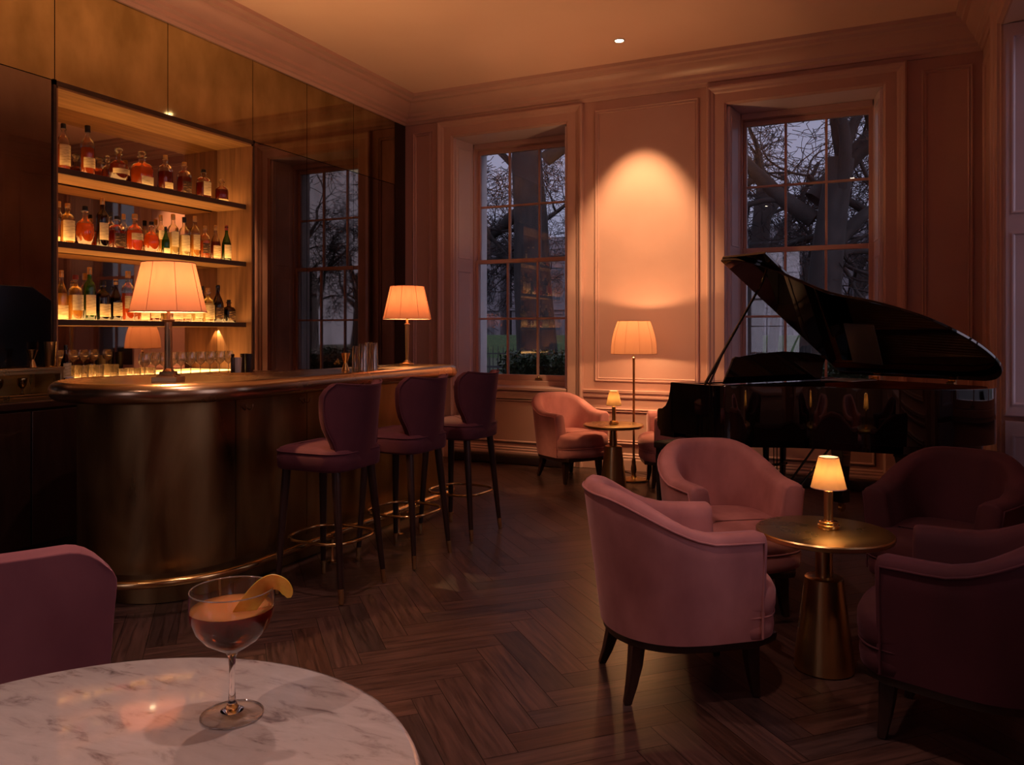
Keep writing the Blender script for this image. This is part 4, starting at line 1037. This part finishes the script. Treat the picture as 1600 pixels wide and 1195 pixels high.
# ------------------------------------------------------------------ glassware and tools
def wine_glass():
    o = empty('wine_glass'); o['category'] = 'wine glass'
    bm = B(); lathe(bm, [(.033, 0), (.034, .002), (.012, .006), (.0038, .014), (.0035, .075), (.010, .082), (.030, .098), (.039, .118), (.037, .145), (.030, .175)], 20, cap1=False); finish('glass', bm, M_crystal_s, o, ang=60)
    return o
M_crystal_s = glassy('stemware_glass', (.96, .92, .85), .25, trans=(1, .85, .6), tmix=.24, diff=(1, .9, .7), dmix=.06)
wp = wine_glass(); first = True
wg = [(226, -4.50), (243, -4.58), (256, -4.50), (270, -4.56), (283, -4.48), (298, -4.48), (313, -4.48), (328, -4.48), (343, -4.48), (357, -4.50)]
names = ['leftmost of the row', 'second from the left', 'behind the left side of the lamp stem', 'behind the right side of the lamp stem', 'fifth from the left', 'fifth from the right', 'fourth from the right', 'third from the right', 'second from the right', 'rightmost of the row']
names[4] = 'just right of the lamp stem'; names[5] = 'middle of those right of the lamp'
for (px, X), nm in zip(wg, names):
    o = wp if first else copy_tree(wp); first = False
    place(o, (X, ypx(px, X), 1.029), 0, 'clear stemmed wine glass on the back counter, ' + nm, 'wine glasses on the back counter')
def tumbler(r, h, nm, m):
    bm = B(); lathe(bm, [(.0001, .008), (r * .8, .008), (r * .9, h), (r, h), (r, h * .1), (r * .93, 0), (.0001, 0)], 24, cap0=False, cap1=False, rip=r * .05); o = finish(nm, bm, m, None, ang=10); o['category'] = 'tumbler'; return o
t0 = tumbler(.030, .088, 'cut_glass_tumbler', M_crystal); first = True
lab = ['leftmost', 'second', 'third', 'fourth', 'fifth', 'sixth', 'rightmost']
for k in range(7):
    o = t0 if first else copy_tree(t0); first = False
    X = -4.87 - .07 * (k % 2); place(o, (X, ypx(108 + k * 11.7, X) + (.0), 1.0315), k, lab[k] + (' of the' if k in (0, 6) else ' from left of the') + ' tall cut glass tumblers glowing on the back counter', 'tall cut glass tumblers')
t1 = tumbler(.030, .052, 'cut_glass_bowl', M_crystal); first = True
for k in range(5):
    o = t1 if first else copy_tree(t1); first = False
    X = -4.90 - .068 * (k % 2); place(o, (X, ypx(191 + k * 11.2, X), 1.0315), k, ['leftmost of the low cut glass bowls beside the tall tumblers', 'second low cut glass bowl right of the tall tumblers', 'third low cut glass bowl right of the tall tumblers', 'low cut glass bowl just left of the lamp foot', 'low cut glass bowl hidden behind the lamp foot'][k], 'low cut glass bowls'); o['category'] = 'bowl'
# small items on the back counter
o = bottle('spirit_bottle', 'wine', .030, .235, LQ['dark'], DK, M_capdark, M_paper, .9, 2, (.1, .5)); place(o, (-4.72, ypx(96, -4.72) + .03, 1.029), 0, 'small dark bottle standing on the back counter at the left end of the tumblers'); o['category'] = 'bottle'
bm = B(); lathe(bm, [(.020, 0), (.022, .003), (.022, .045), (.019, .047)], 20); o = finish('candle', bm, M_white, None, loc=(-4.45, ypx(101, -4.45) + .03, 1.029)); tag(o, 'short white candle at the left end of the back counter', 'candle')
bm = B(); lathe(bm, [(.0001, .004), (.022, .004), (.030, .125), (.033, .125), (.026, 0), (.0001, 0)], 24, cap0=False, cap1=False); o = finish('straw_cup', bm, M_white, None, loc=(-4.42, ypx(371, -4.42), 1.029)); tag(o, 'plain white cup at the right end of the wine glasses', 'cup')
bm = B(); lathe(bm, [(.014, 0), (.015, .003), (.015, .12), (.010, .13), (.013, .135), (.013, .15), (.008, .152)], 16); o = finish('bitters_bottle', bm, M_cab, None, loc=(-4.42, ypx(363.5, -4.42), 1.029)); tag(o, 'small slim brown bitters bottle left of the white cup', 'bottle')
for k, (px, t) in enumerate(((382, 'tall black shaker tin next to the white cup'), (389, 'black shaker tin at the right end beside the niche edge'))):
    bm = B(); lathe(bm, [(.0001, .004), (.025, .004), (.030, .15), (.033, .15), (.029, 0), (.0001, 0)], 24, cap0=False, cap1=False); o = finish('shaker_tin', bm, M_cab, None, loc=(-4.47 + k * .075, ypx(px, -4.47 + k * .075), 1.029)); tag(o, t, 'cocktail shaker', 'black shaker tins')
# on the bar: jigger and four highball glasses
jigger((-3.12, ypx(540, -3.12), BT_ + .0005), .115, .031, 'brass hourglass jigger on the bar beside the upturned tall glasses')
def highball(h, r, loc, text):
    bm = B(); lathe(bm, [(.0001, h - .010), (r * .76, h - .010), (r * .93, 0), (r, 0), (r * .82, h - .002), (r * .78, h), (.0001, h)], 28, cap0=False, cap1=False); o = finish('highball_glass', bm, M_hb, None, loc=loc, ang=40); tag(o, text, 'glass', 'tall upturned glasses on the bar')
M_hb = glassy('gilt_glass', (.90, .80, .68), .25)
highball(.158, .031, (-3.16, ypx(557, -3.16), BT_ + .0005), 'shortest upturned tall glass beside the jigger on the bar')
highball(.175, .033, (-3.10, ypx(567.5, -3.10), BT_ + .0005), 'upturned tall glass in the middle of the cluster on the bar')
highball(.178, .033, (-3.20, ypx(576, -3.20), BT_ + .0005), 'upturned tall glass at the back of the cluster on the bar')
highball(.178, .033, (-3.11, ypx(583.5, -3.11), BT_ + .0005), 'rightmost upturned tall glass of the cluster on the bar')
bm = B(); box(bm, -.08, .08, -.11, .11, 0, .006); o = finish('menu_card', bm, M_cab, None, loc=(-3.33, 4.78, BT_ + .0005), rz=R(10), bev=.001); tag(o, 'thin dark menu lying flat on the bar between the glasses and the lamp', 'menu')

# ------------------------------------------------------------------ grand piano (local x to the tail, y to the bass side)
pn = empty('grand_piano', (-1.42, 5.47, 0), R(-34), 'black lacquered grand piano with its lid propped open in front of the right window', 'piano')
PW, PL = 1.48, 1.75
trb = [(.42, 0), (.54, .018), (.68, .11), (.82, .29), (.96, .45), (1.20, .57), (1.42, .74), (1.56, .95), (1.62, 1.15), (1.61, 1.32), (1.52, 1.44), (1.36, PW)]
trb_ = [(.42, 0), (.62, .004), (.80, .045), (.97, .16), (1.12, .31), (1.27, .45), (1.43, .58), (1.58, .72), (1.69, .88), (1.745, 1.05), (1.73, 1.24), (1.63, 1.39), (1.48, 1.465), (1.30, PW)]
curve = [(v.x, v.y) for v in cat([(x, y, 0) for x, y in trb], 5)]
rim = [(.14, 0)] + curve + [(.14, PW)]
rimi = inset(rim, .045)
bm = B(); a = [[(x, y, z) for x, y in rim] for z in (.655, 1.0)]; b = [[(x, y, z) for x, y in rimi] for z in (1.0, .90)]
rings(bm, [a[0], a[1], b[0], b[1]], True, True, False); cs = finish('case', bm, M_black, pn, ang=30, bev=.002)
bm = B(); rings(bm, [[(x, y, z) for x, y in inset(rim, .046)] for z in (.998, .92)], cap0=False, cap1=False); finish('inner_rim', bm, M_red, cs)
bm = B(); prism(bm, inset(rim, .05), .885, .915); finish('iron_plate', bm, M_gold, cs)
bm = B()
for k in range(60):
    y = .14 + 1.24 * k / 59; x1 = .72 + .80 * (k / 59) ** .8
    x1 = min(x1, .62 + .62 * y)
    tube(bm, [(.55, y, .925), (x1, min(PW - .12, y + .05), .925)], .0012, 4)
for y0 in (.45, .80, 1.15): box(bm, .56, .52 + y0 * .72, y0, y0 + .02, .925, .95)
s_o = finish('strings', bm, M_string, cs); s_o['kind'] = 'stuff'
# lower case edge, key bed, cheeks
bm = B(); prism(bm, inset([(.46, .06)] + [p for p in inset(rim, .07)[3:-2]] + [(.46, PW - .06)], .0), .60, .655); finish('under_frame', bm, M_black, pn)
for y0 in (0, PW - .055):
    pf = [(.015, .665), (0, .69), (0, .795), (.012, .808), (.05, .812), (.085, .835), (.115, .88), (.132, .95), (.138, 1.0), (.17, 1.0), (.17, .62), (.03, .62), (.03, .655)]
    bm = B(); rings(bm, [[(x, y, z) for x, z in pf] for y in (y0, y0 + .055)]); finish('key_arm', bm, M_black, pn, ang=30, bev=.002)
bm = B(); box(bm, .02, .50, .055, PW - .055, .62, .70); finish('key_bed', bm, M_black, pn, bev=.004)
bm = B(); box(bm, .035, .19, .12, PW - .12, .70, .735)
finish('white_keys', bm, M_ivory, pn)
bm = B(); 
for k in range(51):
    if k % 7 in (0, 3): continue
    y = .12 + (PW - .24) * k / 52; box(bm, .085, .19, y + .019, y + .029, .735, .748)
finish('black_keys', bm, M_black, pn)
bm = B(); rings(bm, [[(.19, y, .70), (.20, y, .90), (.17, y, .93), (.18, y, 1.0), (.30, y, 1.0), (.30, y, .70)] for y in (.055, PW - .055)]); finish('fallboard', bm, M_black, pn, bev=.003)
# front lid section is folded back; the whole lid is hinged on the bass side
beta = R(32); HZ = 1.028
Ml = Matrix.Translation((0, PW + .005, HZ)) @ Matrix.Rotation(-beta, 4, 'X') @ Matrix.Translation((0, -PW - .005, -HZ))
FX = .40
lidp = [(FX, -.02), (.42, -.02)] + [(x, y) for x, y in inset(rim, -.022)[2:-2]] + [(1.30, PW + .005), (FX, PW + .005)]
lidp = [(max(x, FX), min(y, PW + .005)) for x, y in lidp]
bm = B(); prism(bm, lidp, HZ, HZ + .020, M=Ml); ld = finish('lid', bm, M_black, pn, ang=30, bev=.003)
bm = B(); box(bm, FX, FX + .37, -.02, PW + .0, HZ + .0215, HZ + .040, M=Ml); finish('lid_front_flap', bm, M_black, ld, bev=.003)
bm = B()
for x in (.66, 1.22): box(bm, x, x + .05, PW - .02, PW + .012, 1.0, 1.012); tube(bm, [(x, PW + .006, 1.02), (x + .05, PW + .006, 1.02)], .008, 8)
finish('hinge', bm, M_brass, ld)
# prop
tp = Ml @ Vector((.56, PW - 1.23, HZ)); bs = Vector((.43, .035, 1.0))
bm = B(); tube(bm, [bs, tp], [.011, .009], 8); tube(bm, [bs + Vector((.02, .02, 0)), bs.lerp(tp, .32)], .007, 6); finish('lid_prop', bm, M_black, pn)
# music desk
bm = B(); out_ = [(.12, 0), (.13, .05), (.155, .12), (.165, .17), (.19, .185), (.22, .182), (.26, .188), (.40, .205), (.635, .215), (.87, .205), (1.01, .188), (1.05, .182), (1.08, .185), (1.105, .17), (1.10, .14), (1.09, .10), (1.10, .05), (1.10, 0)]
tl = R(14); rings(bm, [[(.50 + d + z * sin(tl), y, 1.004 + z * cos(tl)) for y, z in out_] for d in (0, .014)]); finish('music_desk', bm, M_black, pn, ang=30, bev=.002)
bm = B(); box(bm, .42, .60, .10, PW - .10, .985, 1.0); finish('desk_tray', bm, M_black, pn)
# legs
def pleg(x, y):
    bm = B()
    for w, z0, z1 in ((.062, .54, .62),): box(bm, x - w, x + w, y - w, y + w, z0, z1)
    rings(bm, [[(x + a * w, y + b * w, z) for a, b in ((1, 1), (-1, 1), (-1, -1), (1, -1))] for w, z in ((.058, .54), (.052, .50), (.036, .17), (.034, .165))])
    box(bm, x - .044, x + .044, y - .044, y + .044, .075, .165)
    lg = finish('leg', bm, M_black, pn, ang=30, bev=.003)
    bm = B(); lathe(bm, [(.022, .052), (.024, .076)], 12, x, y); tube(bm, [(x - .014, y + .008, .026), (x + .014, y + .008, .026)], .023, 14); box(bm, x - .019, x - .014, y - .01, y + .03, .02, .058); box(bm, x + .014, x + .019, y - .01, y + .03, .02, .058)
    finish('caster', bm, M_brass, lg)
pleg(.45, .13); pleg(.45, 1.41); pleg(1.20, 1.06)
# pedal lyre
bm = B(); lx, ly = .42, .72
box(bm, lx - .04, lx + .04, ly - .15, ly + .15, .56, .62)
for s in (-1, 1): tube(bm, [(lx, ly + s * .09, .56), (lx, ly + s * .085, .16)], [.022, .016], 8)
for s in (-1, 0, 1): tube(bm, [(lx + .02, ly + s * .035, .60), (lx + .02, ly + s * .03, .13)], .004, 6)
box(bm, lx - .05, lx + .05, ly - .14, ly + .14, .10, .165); box(bm, lx - .012, lx + .012, ly - .12, ly + .12, .40, .42)
ly_o = finish('pedal_lyre', bm, M_black, pn, bev=.003)
bm = B()
for s in (-1, 0, 1): box(bm, lx - .13, lx - .04, ly + s * .06 - .013, ly + s * .06 + .013, .105, .115)
finish('pedal', bm, M_brass, ly_o, bev=.003)
bm = B()
for s in (-1, 1): tube(bm, [(lx + .04, ly + s * .07, .13), (lx + .42, ly + s * .09, .61)], .007, 6)
finish('lyre_brace', bm, M_black, ly_o)
# sheet music on the tray
bm = B(); box(bm, -.12, .12, -.16, .16, 0, .006); o = finish('sheet_music', bm, M_white, None, bev=.001)
v = Matrix.Translation((-1.42, 5.47, 0)) @ Matrix.Rotation(R(-35), 4, 'Z') @ Vector((.75, 1.25, .925)); 
o.location = v + Vector((0, 0, .0)); o.rotation_euler = (0, 0, R(-30)); o.location.z = 1.0; tag(o, 'folded pale sheets lying on the piano behind the music desk', 'sheet music')
# put the sheets on the desk tray behind the music rest
v = Matrix.Translation((-1.42, 5.47, 0)) @ Matrix.Rotation(R(-35), 4, 'Z') @ Vector((.62, 1.25, 1.0)); o.location = (v.x, v.y, 1.0005)

# bench
bn = empty('piano_bench', (0, 0, 0), 0, 'black piano bench with a padded top in front of the keyboard', 'bench')
v = Matrix.Translation((-1.42, 5.47, 0)) @ Matrix.Rotation(R(-35), 4, 'Z') @ Vector((-.34, .76, 0)); bn.location = (v.x, v.y, 0); bn.rotation_euler = (0, 0, R(-35))
bm = B(); cushion(bm, rrect(.34, .74, .02, 3), [(.004, .44), (0, .445), (0, .48), (.008, .49), (.03, .496)]); finish('padded_seat', bm, M_felt, bn, ang=60)
bm = B(); box(bm, -.155, .155, -.35, .35, .38, .44); finish('apron', bm, M_black, bn)
for sx, sy in ((1, 1), (1, -1), (-1, 1), (-1, -1)):
    bm = B(); rings(bm, [[(sx * .135 + a * w, sy * .33 + b * w, z) for a, b in ((1, 1), (-1, 1), (-1, -1), (1, -1))] for w, z in ((.022, .38), (.015, .002))]); finish('leg', bm, M_black, bn)

# ------------------------------------------------------------------ outdoors
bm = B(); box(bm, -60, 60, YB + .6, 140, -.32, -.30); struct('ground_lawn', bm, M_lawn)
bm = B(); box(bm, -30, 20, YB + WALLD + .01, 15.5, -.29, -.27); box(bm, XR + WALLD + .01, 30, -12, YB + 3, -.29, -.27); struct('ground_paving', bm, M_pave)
def hedge(name, x0, x1, y0, y1, z0, z1, n, label):
    rnd = random.Random(5); bm = B(); box(bm, x0 + .05, x1 - .05, y0 + .05, y1 - .05, z0, z1 - .1)
    for k in range(n):
        p = Vector((rnd.uniform(x0, x1), rnd.choice([y0, y0, y0, y1]) + rnd.uniform(-.04, .08), rnd.uniform(z0 + .1, z1))) if rnd.random() < .55 else Vector((rnd.uniform(x0, x1), rnd.uniform(y0, y1), z1 - .08 + rnd.uniform(-.05, .10) + .06 * sin(p_ * 1.0 if (p_ := rnd.uniform(0, 9)) else 0)))
        a, b_v = Vector((rnd.gauss(0, 1), rnd.gauss(0, 1), rnd.gauss(0, 1))).normalized(), Vector((rnd.gauss(0, 1), rnd.gauss(0, 1), rnd.gauss(0, 1)))
        c = a.cross(b_v).normalized(); s = rnd.uniform(.012, .024)
        bm.faces.new([bm.verts.new(q) for q in (p - a * s * 1.5, p + c * s * .7, p + a * s * 1.5, p - c * s * .7)])
    o = finish(name, bm, M_hedge, fixn=False); tag(o, label, 'hedge', kind='stuff'); return o
hedge('box_hedge', W1X - .55 + .0, W1X + 1.2, YB + .85, YB + 1.4, -.27, 1.06, 7000, 'clipped green box hedge right outside the left window')
hedge('box_hedge', W2X - .3, W2X + 1.6, YB + .85, YB + 1.4, -.27, 1.04, 7000, 'clipped green box hedge right outside the window behind the piano')
def railing(x0, x1, y, label):
    o = empty('iron_railing', (x0, y, -.27), 0, label, 'fence')
    bm = B(); box(bm, 0, x1 - x0, -.012, .012, 1.12, 1.15); box(bm, 0, x1 - x0, -.012, .012, .10, .13); finish('rail', bm, M_iron, o)
    bm = B(); n = int((x1 - x0) / .13)
    for k in range(n):
        x = .065 + k * .13; tube(bm, [(x, 0, 0), (x, 0, 1.24), (x, 0, 1.33)], [.010, .010, .002], 5)
    b_o = finish('bars', bm, M_iron, o); b_o['kind'] = 'stuff'
railing(-14, 9, 16.3, 'black iron railing with pointed bars across the garden square')
railing(-7.5, 4, 9.9, 'nearer black iron railing behind the box hedges')
def grow(bm, bmt, p, d, L, r, lev, rnd, maxl):
    """one branch as a bent tapering tube, then its children"""
    n = 5 if lev < 3 else 3; pts = [p.copy()]; dd = d.copy(); rr = [r]
    for k in range(n):
        w = .05 if lev == 0 else .17 + .05 * lev
        dd = (dd + Vector((rnd.gauss(0, 1), rnd.gauss(0, 1), rnd.gauss(0, .7))) * w + Vector((0, 0, .02 if lev < 3 else -.04))).normalized()
        pts.append(pts[-1] + dd * L / n); rr.append(max(.0085, r * (1 - (k + 1) / n * (.40 if lev == 0 else .62))))
    tgt = bm if lev <= 2 else bmt
    if lev < 3: pts2 = cat([tuple(q) for q in pts], 3); rr2 = [rr[min(n, i // 3)] + (rr[min(n, i // 3 + 1)] - rr[min(n, i // 3)]) * (i % 3) / 3 for i in range(len(pts2))]
    else: pts2, rr2 = pts, rr
    tube(tgt, pts2, rr2, (12, 9, 6, 4, 3, 3, 3)[lev], cap=False)
    if lev >= maxl: return
    nc = (4, 5, 5, 4, 4, 3)[lev]
    for c in range(nc):
        t = rnd.randint(1 if lev else 3, n)
        ax = Vector((rnd.gauss(0, 1), rnd.gauss(0, 1), rnd.gauss(0, .6))).normalized()
        nd_ = (dd + ax * (.9 if lev else .6)).normalized()
        grow(bm, bmt, pts[t], nd_, L * rnd.uniform(.48, .72), rr[t] * rnd.uniform(.40, .62), lev + 1, rnd, maxl)
def tree(seed, loc, lean, h, r, label, name='plane_tree', maxl=5, extra=None):
    rnd = random.Random(seed); bm, bmt = B(), B()
    grow(bm, bmt, Vector((0, 0, 0)), Vector((lean[0], lean[1], 1)).normalized(), h, r, 0, rnd, maxl)
    for (z, d, L, rr) in (extra or []): grow(bm, bmt, Vector((lean[0] * z, lean[1] * z, z)), Vector(d).normalized(), L, rr, 1, rnd, maxl)
    o = empty(name, loc, 0, label, 'tree', 'bare trees in the garden square')
    finish('trunk', bm, M_bark, o, ang=80); t = finish('twigs', bmt, M_twig, o, ang=80, fixn=False); t['kind'] = 'stuff'
    return o
GZ = -.3
tree(11, (-6.35, 14.9, GZ), (.03, 0, 0), 6.6, .46, 'thick dark plane tree trunk filling the middle of the left window', extra=[(4.2, (-1, .2, .05), 3.0, .16), (5.2, (.8, .4, .8), 3.2, .16), (2.6, (-.7, .6, .9), 2.6, .10)])
tree(23, (-1.3, 17.5, GZ), (.02, 0, 0), 5.2, .42, 'large plane tree in the middle of the right window', extra=[(4.0, (-1, .1, .35), 3.6, .19), (4.4, (.7, .1, 1.1), 4.2, .24), (3.0, (.9, .4, .8), 3.0, .12)])
tree(31, (-3.1, 21.5, GZ), (-.02, 0, 0), 5.5, .36, 'grey tree at the left side of the right window')
tree(37, (.9, 20.5, GZ), (.03, 0, 0), 5.8, .40, 'tree with a forked trunk at the right side of the right window', extra=[(2.6, (.6, 0, 1), 3.0, .14)])
proto = tree(43, (-10.5, 24, GZ), (0, 0, 0), 5.0, .30, 'slim tree left of the thick trunk in the left window')
far = [(-5.4, 27), (-13.5, 31), (-8.2, 33), (-2.0, 30), (3.0, 28), (-17, 26), (6, 35), (-.5, 38), (-22, 38), (-5.0, 42), (10, 24), (14, 32), (7.5, 19), (-11.5, 44)]
for i, (x, y) in enumerate(far):
    t = copy_tree(proto); place(t, (x, y, GZ), i * 1.37, 'bare tree in the dim background of the garden square beyond the railings', 'distant bare trees'); sc = .8 + .25 * ((i * 7) % 5) / 4; t.scale = (sc, sc, sc)
hd = hedge('far_shrubs', -30, 25, 47, 48.5, GZ, 1.3, 2500, 'dark low shrubs along the far side of the square')
def terrace(x0, y, n, label):
    w = 5.4; o = empty('terraced_house', (x0, y, GZ), 0, label, 'building', 'stucco houses beyond the square')
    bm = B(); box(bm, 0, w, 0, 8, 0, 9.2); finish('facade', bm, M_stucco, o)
    bm = B(); box(bm, -.05, w + .05, -.3, .0, 3.7, 3.95); box(bm, -.05, w + .05, -.35, 0, 8.6, 8.95); finish('string_course', bm, M_stucco, o)
    bm = B(); rings(bm, [[(x, -.1, 9.2), (x, 2.5, 10.6), (x, 8, 10.6), (x, 8, 9.2)] for x in (0, w)]); finish('roof', bm, M_slate, o)
    for c in (1.0, 2.7, 4.4):
        for k, (z0, z1) in enumerate(((1.0, 3.2), (4.4, 7.4))):
            bm = B(); box(bm, c - .55, c + .55, -.06, .02, z0, z1); box(bm, c - .7, c + .7, -.15, 0, z1 + .1, z1 + .25); wf = finish('window', bm, M_stucco, o)
            bm = B(); box(bm, c - .45, c - .03, -.08, -.05, z0 + .1, z1 - .1); box(bm, c + .03, c + .45, -.08, -.05, z0 + .1, z1 - .1)
            finish('pane', bm, M_farlit if (n * 5 + int(c * 3) + k * 2) % 31 == 0 else M_glz, wf)
    return o
for i in range(11): terrace(-44 + i * 6.6, 66, i, 'white stucco terraced house seen dimly through the trees beyond the square')
